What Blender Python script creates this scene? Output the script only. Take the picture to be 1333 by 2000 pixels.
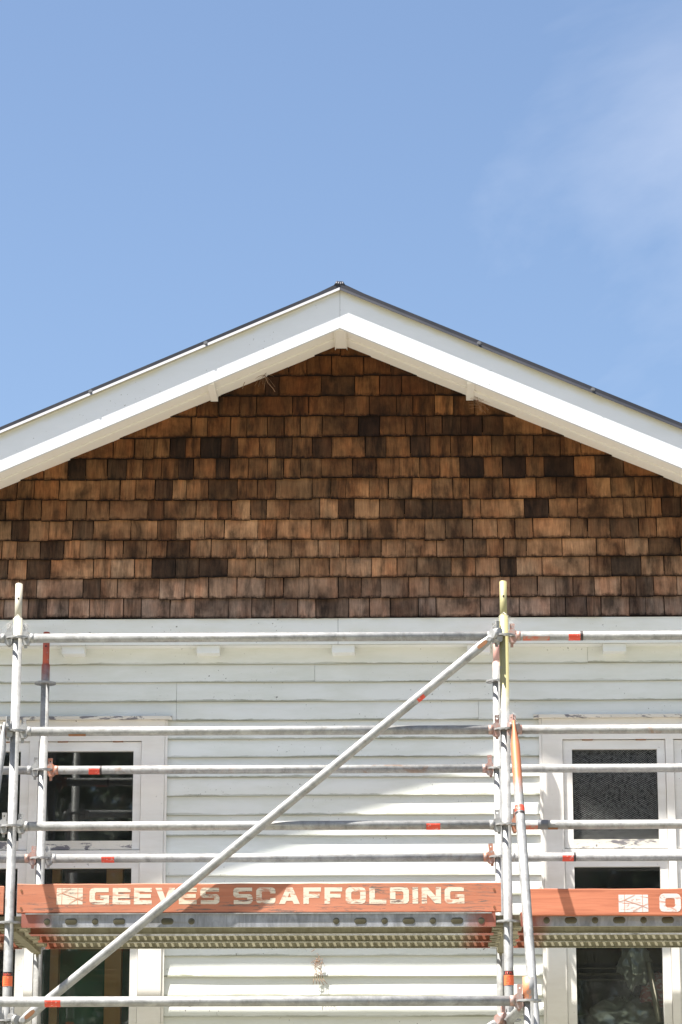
import bpy, math, random
from mathutils import Vector, Matrix
random.seed(7)
R = math.radians
for o in list(bpy.data.objects):
    bpy.data.objects.remove(o)
SC = bpy.context.scene
COL = SC.collection

# ------------------------------------------------------------------ camera
cam = bpy.data.cameras.new('camera')
cam.sensor_fit = 'VERTICAL'; cam.sensor_height = 36.0; cam.lens = 101.14
cam.clip_start = 0.1; cam.clip_end = 2000
cam_o = bpy.data.objects.new('camera', cam); COL.objects.link(cam_o)
cam_o.location = (2.0367, -14.8487, -1.7233)
cam_o.rotation_euler = (math.pi/2 + 0.2571, 0, 0.0219)
SC.camera = cam_o

# ------------------------------------------------------------------ light
SUN_DIR = Vector((1.9, 1.0, -5.05)).normalized()          # the way the light travels
sun = bpy.data.lights.new('sun', 'SUN')
sun.energy = 5.0; sun.angle = R(0.55); sun.color = (1.0, 0.955, 0.88)
sun_o = bpy.data.objects.new('sun', sun); COL.objects.link(sun_o)
sun_o.rotation_euler = SUN_DIR.to_track_quat('-Z', 'Y').to_euler()
sun_o.location = (-6, -4, 14)

world = bpy.data.worlds.new('World'); SC.world = world; world.use_nodes = True
wn = world.node_tree.nodes; wl = world.node_tree.links
wn.clear()
w_out = wn.new('ShaderNodeOutputWorld'); w_bg = wn.new('ShaderNodeBackground')
sky = wn.new('ShaderNodeTexSky'); sky.sky_type = 'NISHITA'; sky.sun_disc = False
sky.sun_elevation = math.asin(-SUN_DIR.z)
sky.sun_rotation = math.atan2(-SUN_DIR.x, -SUN_DIR.y)
sky.air_density = 1.0; sky.dust_density = 1.6; sky.ozone_density = 2.4; sky.altitude = 50
# thin high cloud all over the sky, from noise on the view direction
w_tc = wn.new('ShaderNodeTexCoord'); w_map = wn.new('ShaderNodeMapping')
w_map.inputs['Location'].default_value = (2.408, 18.74, 1.005)
w_map.inputs['Scale'].default_value = (1.0, 1.0, 1.6)
w_n1 = wn.new('ShaderNodeTexNoise'); w_n1.inputs['Scale'].default_value = 4.6
w_n1.inputs['Detail'].default_value = 8; w_n1.inputs['Roughness'].default_value = 0.54
w_n1.inputs['Distortion'].default_value = 0.5
w_r = wn.new('ShaderNodeMapRange'); w_r.inputs[1].default_value = 0.49; w_r.inputs[2].default_value = 0.80
w_r.inputs[4].default_value = 0.38
w_mix = wn.new('ShaderNodeMix'); w_mix.data_type = 'RGBA'
w_mix.inputs[7].default_value = (6.4, 6.5, 7.0, 1)
wl.new(w_tc.outputs['Generated'], w_map.inputs['Vector']); wl.new(w_map.outputs[0], w_n1.inputs['Vector'])
wl.new(w_n1.outputs[0], w_r.inputs[0]); wl.new(w_r.outputs[0], w_mix.inputs[0])
wl.new(sky.outputs[0], w_mix.inputs[6]); wl.new(w_mix.outputs[2], w_bg.inputs['Color'])
w_bg.inputs['Strength'].default_value = 0.058
wl.new(w_bg.outputs[0], w_out.inputs['Surface'])

SC.view_settings.view_transform = 'Standard'; SC.view_settings.look = 'None'
SC.view_settings.gamma = 1.0; SC.view_settings.exposure = 1.75
SC.view_settings.use_curve_mapping = False
SC.render.resolution_x = 682; SC.render.resolution_y = 1024
SC.render.engine = 'CYCLES'

# ------------------------------------------------------------------ materials
class NT:
    """small node-tree writer"""
    def __init__(s, name):
        s.m = bpy.data.materials.new(name); s.m.use_nodes = True
        s.n = s.m.node_tree.nodes; s.l = s.m.node_tree.links
        s.n.clear()
        s.out = s.n.new('ShaderNodeOutputMaterial')
        s.b = s.n.new('ShaderNodeBsdfPrincipled'); s.l.new(s.b.outputs[0], s.out.inputs['Surface'])
        s.tc = s.n.new('ShaderNodeTexCoord')
    def link(s, a, b): s.l.new(a, b)
    def noise(s, scale=(1, 1, 1), detail=4, rough=0.55, dist=0.0, space='Object', rnd=False):
        mp = s.n.new('ShaderNodeMapping'); mp.inputs['Scale'].default_value = scale
        src = s.tc.outputs[space]
        if rnd:
            oi = s.n.new('ShaderNodeObjectInfo'); mu = s.n.new('ShaderNodeMath'); mu.operation = 'MULTIPLY'
            mu.inputs[1].default_value = 57.0; s.link(oi.outputs['Random'], mu.inputs[0])
            ad = s.n.new('ShaderNodeVectorMath'); ad.operation = 'ADD'
            s.link(src, ad.inputs[0]); s.link(mu.outputs[0], ad.inputs[1]); src = ad.outputs[0]
        s.link(src, mp.inputs['Vector'])
        t = s.n.new('ShaderNodeTexNoise'); t.inputs['Scale'].default_value = 1.0
        t.inputs['Detail'].default_value = detail; t.inputs['Roughness'].default_value = rough
        t.inputs['Distortion'].default_value = dist
        s.link(mp.outputs[0], t.inputs['Vector']); return t.outputs[0]
    def remap(s, v, a, b, c=0.0, d=1.0, smooth=False):
        r = s.n.new('ShaderNodeMapRange'); r.inputs[1].default_value = a; r.inputs[2].default_value = b
        r.inputs[3].default_value = c; r.inputs[4].default_value = d
        if smooth: r.interpolation_type = 'SMOOTHSTEP'
        s.link(v, r.inputs[0]); return r.outputs[0]
    def mix(s, f, a, b, mode='MIX'):
        x = s.n.new('ShaderNodeMix'); x.data_type = 'RGBA'; x.blend_type = mode
        for sock, v in ((x.inputs[0], f), (x.inputs[6], a), (x.inputs[7], b)):
            if isinstance(v, (int, float)): sock.default_value = v
            elif isinstance(v, tuple): sock.default_value = (*v[:3], 1)
            else: s.link(v, sock)
        return x.outputs[2]
    def math(s, op, a, b=0.0):
        x = s.n.new('ShaderNodeMath'); x.operation = op
        for sock, v in ((x.inputs[0], a), (x.inputs[1], b)):
            if isinstance(v, (int, float)): sock.default_value = v
            else: s.link(v, sock)
        return x.outputs[0]
    def xyz(s, space='Object'):
        x = s.n.new('ShaderNodeSeparateXYZ'); s.link(s.tc.outputs[space], x.inputs[0]); return x.outputs
    def col(s, v):
        if isinstance(v, tuple): s.b.inputs['Base Color'].default_value = (*v[:3], 1)
        else: s.link(v, s.b.inputs['Base Color'])
    def bump(s, v, strength=0.3, dist=0.002):
        x = s.n.new('ShaderNodeBump'); x.inputs['Strength'].default_value = strength
        x.inputs['Distance'].default_value = dist; s.link(v, x.inputs['Height'])
        s.link(x.outputs[0], s.b.inputs['Normal'])
    def set(s, rough=0.6, metal=0.0, spec=0.5):
        for k, v in (('Roughness', rough), ('Metallic', metal), ('Specular IOR Level', spec)):
            if isinstance(v, (int, float)): s.b.inputs[k].default_value = v
            else: s.link(v, s.b.inputs[k])
        return s.m

M = {}
def paint(name, base, dirt, amount=0.35, speck=0.0, rough=0.55, rnd=True, peel=None):
    t = NT(name)
    a = t.remap(t.noise((2.2, 2.2, 9.0), 6, 0.65, rnd=rnd), 0.42, 0.78, 0, amount)
    c = t.mix(a, base, dirt)
    b = t.remap(t.noise((0.7, 0.7, 0.7), 3, 0.5, rnd=rnd), 0.3, 0.7, 0.93, 1.04)
    c = t.mix(1.0, c, t.mix(b, (0.9, 0.9, 0.9), (1, 1, 1)), 'MULTIPLY')
    if speck:
        k = t.remap(t.noise((70, 70, 70), 2, 0.5, rnd=rnd), 0.74 - speck, 0.78 - speck)
        k2 = t.remap(t.noise((3, 3, 3), 2, 0.5, rnd=rnd), 0.5, 0.65)
        c = t.mix(t.math('MULTIPLY', k, k2), c, (0.12, 0.11, 0.09))
    if peel:
        k = t.remap(t.noise((9, 9, 26), 6, 0.7, 0.6, rnd=rnd), *peel)
        c = t.mix(k, c, (0.19, 0.18, 0.19))
        t.bump(k, -0.5, 0.002)
    else:
        t.bump(t.noise((6, 6, 60), 5, 0.6, rnd=rnd), 0.12, 0.002)
    t.col(c); M[name] = t.set(rough, 0, 0.35)
paint('weatherboard_paint', (0.765, 0.78, 0.745), (0.54, 0.56, 0.45), 0.5, 0.045)
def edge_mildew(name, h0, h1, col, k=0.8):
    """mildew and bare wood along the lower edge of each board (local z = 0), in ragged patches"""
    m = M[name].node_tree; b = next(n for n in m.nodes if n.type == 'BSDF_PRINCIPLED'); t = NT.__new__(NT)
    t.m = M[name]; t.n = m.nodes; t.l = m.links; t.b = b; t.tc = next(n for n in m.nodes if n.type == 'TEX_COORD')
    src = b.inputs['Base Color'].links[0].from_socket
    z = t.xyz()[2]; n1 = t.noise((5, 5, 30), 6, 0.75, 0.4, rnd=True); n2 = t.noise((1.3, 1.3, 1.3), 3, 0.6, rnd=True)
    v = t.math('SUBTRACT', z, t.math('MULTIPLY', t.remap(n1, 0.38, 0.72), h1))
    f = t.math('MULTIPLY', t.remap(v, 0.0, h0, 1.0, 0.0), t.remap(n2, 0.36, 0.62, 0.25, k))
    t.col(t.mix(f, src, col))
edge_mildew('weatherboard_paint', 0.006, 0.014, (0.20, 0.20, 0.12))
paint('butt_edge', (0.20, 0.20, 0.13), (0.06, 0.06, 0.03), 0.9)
paint('trim_paint', (0.79, 0.765, 0.72), (0.55, 0.50, 0.42), 0.45, 0.02)
paint('sash_paint', (0.76, 0.745, 0.71), (0.5, 0.46, 0.4), 0.5, 0.06)
paint('peeling_paint', (0.72, 0.68, 0.6), (0.5, 0.47, 0.4), 0.6, 0.05, peel=(0.53, 0.57))
paint('barge_paint', (0.725, 0.745, 0.785), (0.64, 0.66, 0.68), 0.45, 0.03, 0.45)
# lichen and dust along the top edge of the barge boards, where the flashing drips
_m = M['barge_paint'].node_tree; _b = next(n for n in _m.nodes if n.type == 'BSDF_PRINCIPLED')
_src = _b.inputs['Base Color'].links[0].from_socket
_tc = _m.nodes.new('ShaderNodeTexCoord'); _sx = _m.nodes.new('ShaderNodeSeparateXYZ'); _m.links.new(_tc.outputs['Object'], _sx.inputs[0])
def _mt(op, a, b):
    n = _m.nodes.new('ShaderNodeMath'); n.operation = op
    for k, v in enumerate((a, b)):
        if isinstance(v, (int, float)): n.inputs[k].default_value = v
        else: _m.links.new(v, n.inputs[k])
    return n.outputs[0]
_up = _mt('ADD', _sx.outputs[2], _mt('MULTIPLY', _mt('ABSOLUTE', _mt('SUBTRACT', _sx.outputs[0], 1.685), 0), 0.438))
_nz = _m.nodes.new('ShaderNodeTexNoise'); _nz.inputs['Scale'].default_value = 7; _nz.inputs['Detail'].default_value = 6
_m.links.new(_tc.outputs['Object'], _nz.inputs['Vector'])
_up = _mt('ADD', _up, _mt('MULTIPLY', _nz.outputs[0], 0.06))
_mr = _m.nodes.new('ShaderNodeMapRange'); _mr.inputs[1].default_value = 3.735; _mr.inputs[2].default_value = 3.775; _mr.inputs[4].default_value = 0.75
_m.links.new(_up, _mr.inputs[0])
_mx = _m.nodes.new('ShaderNodeMix'); _mx.data_type = 'RGBA'; _mx.inputs[7].default_value = (0.66, 0.60, 0.42, 1)
_m.links.new(_mr.outputs[0], _mx.inputs[0]); _m.links.new(_src, _mx.inputs[6]); _m.links.new(_mx.outputs[2], _b.inputs['Base Color'])
paint('soffit_paint', (0.86, 0.82, 0.75), (0.78, 0.72, 0.63), 0.4)
paint('frieze_paint', (0.77, 0.785, 0.765), (0.60, 0.60, 0.48), 0.5, 0.03)

t = NT('cedar')
oi = t.n.new('ShaderNodeObjectInfo')
g1 = t.remap(t.noise((11, 30, 5), 7, 0.72, 0.15, rnd=True), 0.3, 0.72, 0.60, 1.25)
g2 = t.remap(t.noise((42, 90, 7), 3, 0.6, rnd=True), 0.3, 0.7, 0.82, 1.15)
bl = t.remap(t.noise((1.9, 3, 4.5), 5, 0.62, 0.25, rnd=True), 0.43, 0.66, 1.08, 0.30)
c = t.mix(1.0, oi.outputs['Color'], t.mix(1.0, g1, g2, 'MULTIPLY'), 'MULTIPLY')
c = t.mix(1.0, c, bl, 'MULTIPLY')
hue = t.remap(t.noise((1.6, 2, 5), 2, 0.5, rnd=True), 0.4, 0.7)
c = t.mix(t.math('MULTIPLY', hue, 0.5), c, t.mix(1.0, c, (1.15, 0.80, 0.62), 'MULTIPLY'))
gm = t.n.new('ShaderNodeNewGeometry'); mp = t.n.new('ShaderNodeMapping'); mp.inputs['Scale'].default_value = (1.0, 1.0, 1.7)
t.link(gm.outputs['Position'], mp.inputs[0]); wn_ = t.n.new('ShaderNodeTexNoise'); wn_.inputs['Scale'].default_value = 2.3; wn_.inputs['Detail'].default_value = 5
wn_.inputs['Roughness'].default_value = 0.62; t.link(mp.outputs[0], wn_.inputs['Vector'])
c = t.mix(1.0, c, t.remap(wn_.outputs[0], 0.36, 0.62, 0.55, 1.14), 'MULTIPLY')
# course shadow lines painted along the butts, ragged with weather stain; side edges darker
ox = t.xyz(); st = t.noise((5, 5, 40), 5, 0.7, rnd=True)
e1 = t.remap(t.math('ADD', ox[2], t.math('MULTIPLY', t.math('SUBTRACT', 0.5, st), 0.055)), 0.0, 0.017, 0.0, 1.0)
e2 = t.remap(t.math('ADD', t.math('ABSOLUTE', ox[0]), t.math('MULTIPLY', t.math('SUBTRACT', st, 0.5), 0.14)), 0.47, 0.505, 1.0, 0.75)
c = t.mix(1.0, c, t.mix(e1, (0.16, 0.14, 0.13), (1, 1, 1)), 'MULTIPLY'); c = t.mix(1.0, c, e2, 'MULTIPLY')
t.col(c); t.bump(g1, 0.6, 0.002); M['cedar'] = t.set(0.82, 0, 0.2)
t = NT('cedar_edge'); t.col(t.mix(t.noise((60, 60, 60), 3, rnd=True), (0.006, 0.004, 0.003), (0.018, 0.010, 0.006)))
M['cedar_edge'] = t.set(0.9, 0, 0.1)
t = NT('tar_paper'); t.col((0.012, 0.010, 0.009)); M['tar_paper'] = t.set(0.95, 0, 0.1)

t = NT('roof_steel')
k = t.remap(t.noise((3, 3, 3), 5, 0.6), 0.35, 0.75)
t.col(t.mix(k, (0.026, 0.028, 0.036), (0.05, 0.05, 0.06))); M['roof_steel'] = t.set(0.42, 0.1, 0.4)
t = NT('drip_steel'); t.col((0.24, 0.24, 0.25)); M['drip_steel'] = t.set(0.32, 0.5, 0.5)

def galv(name, tint=None, axis=2, lo=0.0, hi=0.0, sign=1, rust=0.0, base=(0.39, 0.39, 0.385), chip=(0.60, 0.68)):
    """galvanised steel; tint paints the part beyond lo..hi along a local axis, with a ragged edge"""
    t = NT(name)
    a = t.remap(t.noise((15, 15, 15), 7, 0.72, 0.5, rnd=True), 0.35, 0.68)
    c = t.mix(a, base, tuple(v*0.5 for v in base))
    d = t.remap(t.noise((26, 26, 26), 5, 0.7, rnd=True), 0.56, 0.72)
    c = t.mix(t.math('MULTIPLY', d, 0.6), c, (0.20, 0.175, 0.135))
    sp = t.remap(t.noise((110, 110, 110), 2, 0.6, rnd=True), 0.66, 0.72)
    c = t.mix(t.math('MULTIPLY', sp, 0.4), c, (0.55, 0.55, 0.54))
    r = t.remap(t.noise((4, 4, 4), 6, 0.7, 0.8, rnd=True), 0.66 - rust, 0.74 - rust)
    c = t.mix(t.math('MULTIPLY', r, 0.55), c, (0.24, 0.13, 0.07))
    metal = 0.25
    if tint:
        v = t.xyz()[axis]
        n = t.noise((30, 30, 14), 5, 0.7)
        v = t.math('ADD', v, t.math('MULTIPLY', t.math('SUBTRACT', n, 0.5), 0.16*sign))
        k = t.remap(v, lo, hi)
        ch = t.remap(t.noise((34, 34, 34), 5, 0.75, rnd=True), *chip)
        k = t.math('MULTIPLY', k, t.math('SUBTRACT', 1.0, t.math('MULTIPLY', ch, 0.75)))
        c = t.mix(k, c, tint)
    t.col(c); t.bump(d, 0.15, 0.001); M[name] = t.set(0.52, metal, 0.4)
galv('galvanised'); galv('galvanised_rusty', rust=0.07)
galv('galvanised_deck', base=(0.50, 0.51, 0.53), rust=0.03)
galv('paint_yellow', (0.37, 0.335, 0.17), 2, 1.10, 1.24)
galv('paint_cream', (0.50, 0.46, 0.37), 2, 1.48, 1.56)
galv('paint_red', (0.42, 0.09, 0.055), 2, 1.50, 1.62)
galv('paint_pink', (0.60, 0.34, 0.29), 2, 1.56, 1.66)
galv('paint_orange', (0.72, 0.20, 0.07), 2, -0.10, 0.02)
galv('deck_red_end', (0.36, 0.07, 0.04), 0, 0.86, 0.97, base=(0.50, 0.51, 0.53))
galv('brace_orange', (0.50, 0.17, 0.085), 0, 0.47, 0.36)
galv('head_pink', (0.40, 0.23, 0.19), 0, -1.0, -0.9, rust=0.06, chip=(0.42, 0.60))
galv('head_orange', (0.42, 0.18, 0.11), 0, -1.0, -0.9, chip=(0.45, 0.62))
t = NT('dimple_steel'); t.col((0.085, 0.075, 0.045)); M['dimple_steel'] = t.set(0.35, 0.3, 0.6)
t = NT('dirty_steel'); k = t.noise((14, 14, 14), 5, 0.7, rnd=True)
t.col(t.mix(k, (0.13, 0.115, 0.07), (0.30, 0.27, 0.18))); M['dirty_steel'] = t.set(0.7, 0.1, 0.3)
t = NT('rust'); k = t.noise((40, 40, 40), 5, 0.7); t.col(t.mix(k, (0.30, 0.13, 0.05), (0.14, 0.07, 0.04))); M['rust'] = t.set(0.85)

def orange_board(name, wear, base, dark, letter=None):
    t = NT(name)
    g = t.noise((2.2, 40, 46), 6, 0.62, 1.3)
    c = t.mix(t.remap(g, 0.3, 0.7), base, dark)
    f = t.remap(t.noise((1.1, 3, 6), 3, 0.5), 0.35, 0.7)
    c = t.mix(t.math('MULTIPLY', f, 0.45), c, tuple(min(1, v*1.35 + 0.02) for v in base))
    if letter: c = t.mix(0.93, c, letter)
    # long scratches and chips down to grey timber
    s1 = t.remap(t.noise((6, 60, 80), 6, 0.74, 1.2), 0.55, 0.58)
    s2 = t.remap(t.noise((1.7, 9, 9), 3, 0.55), 0.60 - wear, 0.74 - wear)
    s = t.math('MULTIPLY', s1, s2)
    c = t.mix(s, c, (0.17, 0.12, 0.10))
    if letter:
        h = t.remap(t.noise((9, 40, 55), 6, 0.75, 0.8), 0.54, 0.60)
        c = t.mix(t.math('MULTIPLY', h, 0.8), c, base)
    t.col(c); t.bump(g, 0.35, 0.0015); M[name] = t.set(0.7, 0, 0.25)
orange_board('orange_timber', 0.20, (0.465, 0.185, 0.11), (0.37, 0.125, 0.07))
orange_board('cream_lettering', 0.22, (0.465, 0.185, 0.11), (0.37, 0.125, 0.07), (0.69, 0.62, 0.50))
orange_board('red_timber', -0.06, (0.56, 0.20, 0.11), (0.24, 0.065, 0.035))
orange_board('white_lettering', -0.04, (0.45, 0.145, 0.08), (0.33, 0.09, 0.05), (0.70, 0.66, 0.63))
t = NT('logo_line'); t.col((0.52, 0.17, 0.085)); M['logo_line'] = t.set(0.7)

t = NT('red_label'); k = t.remap(t.noise((60, 60, 60), 4, 0.7, rnd=True), 0.56, 0.62)
t.col(t.mix(t.math('MULTIPLY', k, 0.7), (0.62, 0.065, 0.035), (0.62, 0.45, 0.40))); M['red_label'] = t.set(0.5)
t = NT('faded_red'); k = t.remap(t.noise((30, 30, 30), 5, 0.7), 0.45, 0.6); t.col(t.mix(k, (0.46, 0.12, 0.075), (0.34, 0.24, 0.20))); M['faded_red'] = t.set(0.6)
t = NT('orange_label'); t.col((0.86, 0.16, 0.05)); M['orange_label'] = t.set(0.5)
t = NT('black_print'); t.col((0.03, 0.02, 0.02)); M['black_print'] = t.set(0.5)
t = NT('white_print'); t.col((0.8, 0.75, 0.72)); M['white_print'] = t.set(0.5)
t = NT('grey_tape'); t.col((0.14, 0.14, 0.15)); M['grey_tape'] = t.set(0.45)

def glass(name, pattern=False):
    t = NT(name); n = t.n
    n.remove(t.b)
    fr = n.new('ShaderNodeFresnel'); fr.inputs[0].default_value = 1.68
    tr = n.new('ShaderNodeBsdfTransparent'); tr.inputs[0].default_value = (0.86, 0.9, 0.88, 1)
    gl = n.new('ShaderNodeBsdfGlossy'); gl.inputs['Roughness'].default_value = 0.02
    df = n.new('ShaderNodeBsdfDiffuse'); df.inputs[0].default_value = (0.42, 0.43, 0.42, 1)
    m1 = n.new('ShaderNodeMixShader'); m2 = n.new('ShaderNodeMixShader')
    t.link(fr.outputs[0], m1.inputs[0]); t.link(tr.outputs[0], m1.inputs[1]); t.link(gl.outputs[0], m1.inputs[2])
    # dust, splashes and runs on the pane
    sp = t.remap(t.noise((150, 150, 120), 2, 0.6, rnd=True), 0.70, 0.74)
    zone = t.remap(t.noise((3.5, 3.5, 3.5), 4, 0.6, rnd=True), 0.44, 0.66)
    run = t.remap(t.noise((38, 38, 1.6), 4, 0.6, rnd=True), 0.70, 0.76)
    dust = t.math('ADD', t.math('MULTIPLY', sp, zone), t.math('MULTIPLY', run, 0.35))
    dust = t.math('ADD', t.math('MULTIPLY', dust, 0.75), t.math('ADD', t.math('MULTIPLY', zone, 0.03), 0.022))
    if pattern:
        mp = n.new('ShaderNodeMapping'); mp.inputs['Scale'].default_value = (1, 1, 1)
        t.link(t.tc.outputs['Object'], mp.inputs[0])
        sx = n.new('ShaderNodeSeparateXYZ'); t.link(mp.outputs[0], sx.inputs[0])
        zz = t.math('ABSOLUTE', t.math('SUBTRACT', t.math('FRACT', t.math('MULTIPLY', sx.outputs[0], 46.0)), 0.5))
        v = t.math('FRACT', t.math('ADD', t.math('MULTIPLY', sx.outputs[2], 82.0), t.math('MULTIPLY', zz, 1.9)))
        line = t.remap(v, 0.52, 0.72)
        pn = t.remap(t.noise((55, 55, 55), 3, 0.6), 0.35, 0.65, 0.35, 1.0)
        dust = t.math('ADD', t.math('MULTIPLY', t.math('MULTIPLY', line, pn), 0.50), 0.015)
        gl.inputs['Roughness'].default_value = 0.22; fr.inputs[0].default_value = 1.28
        tr.inputs[0].default_value = (0.4, 0.42, 0.42, 1)
    t.link(dust, m2.inputs[0]); t.link(m1.outputs[0], m2.inputs[1]); t.link(df.outputs[0], m2.inputs[2])
    t.link(m2.outputs[0], t.out.inputs['Surface']); M[name] = t.m
glass('window_glass'); glass('figured_glass', True)

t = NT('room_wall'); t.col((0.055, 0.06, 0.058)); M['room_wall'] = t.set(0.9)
t = NT('green_cloth'); t.col(t.mix(t.noise((5, 5, 1.2), 4), (0.03, 0.12, 0.065), (0.05, 0.22, 0.11))); M['green_cloth'] = t.set(0.9)
t = NT('raw_timber'); k = t.noise((40, 40, 3), 5, 0.6, 0.6, rnd=True)
t.col(t.mix(k, (0.58, 0.29, 0.115), (0.74, 0.43, 0.20))); M['raw_timber'] = t.set(0.75)
t = NT('pale_timber'); k = t.noise((40, 40, 3), 5, 0.6, 0.6); t.col(t.mix(k, (0.42, 0.36, 0.28), (0.55, 0.48, 0.38))); M['pale_timber'] = t.set(0.75)
t = NT('clear_plastic'); n = t.n; n.remove(t.b)
tr = n.new('ShaderNodeBsdfTransparent'); gl = n.new('ShaderNodeBsdfGlossy'); gl.inputs['Roughness'].default_value = 0.14
df = n.new('ShaderNodeBsdfTranslucent'); df.inputs[0].default_value = (0.75, 0.74, 0.71, 1)
d2 = n.new('ShaderNodeBsdfDiffuse'); d2.inputs[0].default_value = (0.85, 0.83, 0.79, 1)
ma = n.new('ShaderNodeMixShader'); ma.inputs[0].default_value = 0.45
mb = n.new('ShaderNodeMixShader'); lw = n.new('ShaderNodeLayerWeight'); lw.inputs[0].default_value = 0.45
t.link(df.outputs[0], ma.inputs[1]); t.link(d2.outputs[0], ma.inputs[2])
mc = n.new('ShaderNodeMixShader'); mc.inputs[0].default_value = 0.35
t.link(ma.outputs[0], mc.inputs[1]); t.link(gl.outputs[0], mc.inputs[2])
t.link(t.remap(lw.outputs['Facing'], 0.0, 0.9, 0.68, 0.98), mb.inputs[0])
t.link(tr.outputs[0], mb.inputs[1]); t.link(mc.outputs[0], mb.inputs[2])
t.link(mb.outputs[0], t.out.inputs['Surface']); M['clear_plastic'] = t.m
t = NT('pink_paper'); t.col(t.mix(t.remap(t.noise((40, 40, 60), 3), 0.5, 0.6), (0.55, 0.22, 0.22), (0.72, 0.6, 0.56))); M['pink_paper'] = t.set(0.8)

t = NT('straw'); t.col(t.mix(t.noise((30, 30, 30), 2, rnd=True), (0.17, 0.09, 0.05), (0.36, 0.23, 0.14))); M['straw'] = t.set(0.8)
t = NT('cobweb'); t.col((0.8, 0.78, 0.74)); M['cobweb'] = t.set(0.6)
t = NT('dry_grass')
a = t.noise((0.25, 0.25, 1), 6, 0.6); b = t.noise((9, 9, 1), 5, 0.7)
c = t.mix(t.remap(a, 0.35, 0.65), (0.245, 0.232, 0.188), (0.205, 0.205, 0.158))
t.col(t.mix(t.remap(b, 0.3, 0.75, 0, 0.5), c, (0.17, 0.15, 0.11))); t.bump(b, 0.6, 0.03); M['dry_grass'] = t.set(0.95, 0, 0.1)
t = NT('concrete'); k = t.noise((4, 4, 4), 6, 0.65); t.col(t.mix(k, (0.30, 0.29, 0.27), (0.44, 0.43, 0.40))); M['concrete'] = t.set(0.9)
t = NT('bark'); k = t.noise((6, 6, 1.5), 6, 0.7); t.col(t.mix(k, (0.06, 0.045, 0.03), (0.16, 0.13, 0.10))); M['bark'] = t.set(0.95, 0, 0.1)
t = NT('leaf'); oi2 = t.noise((0.9, 0.9, 0.9), 3, 0.6); t.col(t.mix(oi2, (0.025, 0.045, 0.015), (0.06, 0.10, 0.03))); M['leaf'] = t.set(0.55, 0, 0.4)

# ------------------------------------------------------------------ mesh helpers
class MB:
    """collects faces and links them as one mesh object"""
    def __init__(s): s.v = []; s.f = []; s.mi = []; s.sm = []
    def face(s, idx, mi=0, sm=False): s.f.append(tuple(idx)); s.mi.append(mi); s.sm.append(sm)
    def box(s, x0, x1, y0, y1, z0, z1, mi=0):
        b = len(s.v)
        s.v += [(x0,y0,z0),(x1,y0,z0),(x1,y1,z0),(x0,y1,z0),(x0,y0,z1),(x1,y0,z1),(x1,y1,z1),(x0,y1,z1)]
        for q in ((0,3,2,1),(4,5,6,7),(0,1,5,4),(1,2,6,5),(2,3,7,6),(3,0,4,7)): s.face([b+i for i in q], mi)
        return s
    def prism(s, poly, y0, y1, mi=0):
        """poly in (x, z), counter-clockwise seen from -Y, extruded along Y"""
        n = len(poly); b = len(s.v)
        s.v += [(x, y0, z) for x, z in poly] + [(x, y1, z) for x, z in poly]
        s.face(range(b, b+n), mi); s.face(range(b+2*n-1, b+n-1, -1), mi)
        for i in range(n):
            j = (i+1) % n; s.face((b+i, b+n+i, b+n+j, b+j), mi)
        return s
    def prism_x(s, poly, x0, x1, mi=0):
        """poly in (y, z), extruded along X"""
        n = len(poly); b = len(s.v)
        s.v += [(x0, y, z) for y, z in poly] + [(x1, y, z) for y, z in poly]
        s.face(range(b+n-1, b-1, -1), mi); s.face(range(b+n, b+2*n), mi)
        for i in range(n):
            j = (i+1) % n; s.face((b+i, b+j, b+n+j, b+n+i), mi)
        return s
    def tube(s, p, q, r, n=16, r2=None, caps=True, mi=0, bore=None):
        p, q = Vector(p), Vector(q); d = (q-p).normalized(); r2 = r if r2 is None else r2
        a = d.cross(Vector((0,0,1)) if abs(d.z) < 0.9 else Vector((1,0,0))).normalized(); c = d.cross(a)
        b = len(s.v)
        for P, rr in ((p, r), (q, r2)):
            for i in range(n):
                w = 2*math.pi*i/n; s.v.append(tuple(P + a*math.cos(w)*rr + c*math.sin(w)*rr))
        for i in range(n):
            j = (i+1) % n; s.face((b+i, b+j, b+n+j, b+n+i), mi, True)
        if caps and bore is None:
            s.face(range(b+n-1, b-1, -1), mi); s.face(range(b+n, b+2*n), mi)
        if bore:                                             # open end: rim and inner wall
            e = len(s.v)
            for P in (p, q):
                for i in range(n):
                    w = 2*math.pi*i/n; s.v.append(tuple(P + a*math.cos(w)*bore + c*math.sin(w)*bore))
            for i in range(n):
                j = (i+1) % n
                s.face((b+j, b+i, e+i, e+j), mi); s.face((b+n+i, b+n+j, e+n+j, e+n+i), mi)
                s.face((e+i, e+n+i, e+n+j, e+j), mi, True)
        return s
    def mesh(s, name):
        m = bpy.data.meshes.new(name); m.from_pydata(s.v, [], s.f)
        m.polygons.foreach_set('material_index', s.mi); m.polygons.foreach_set('use_smooth', s.sm)
        m.update(); return m

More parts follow.
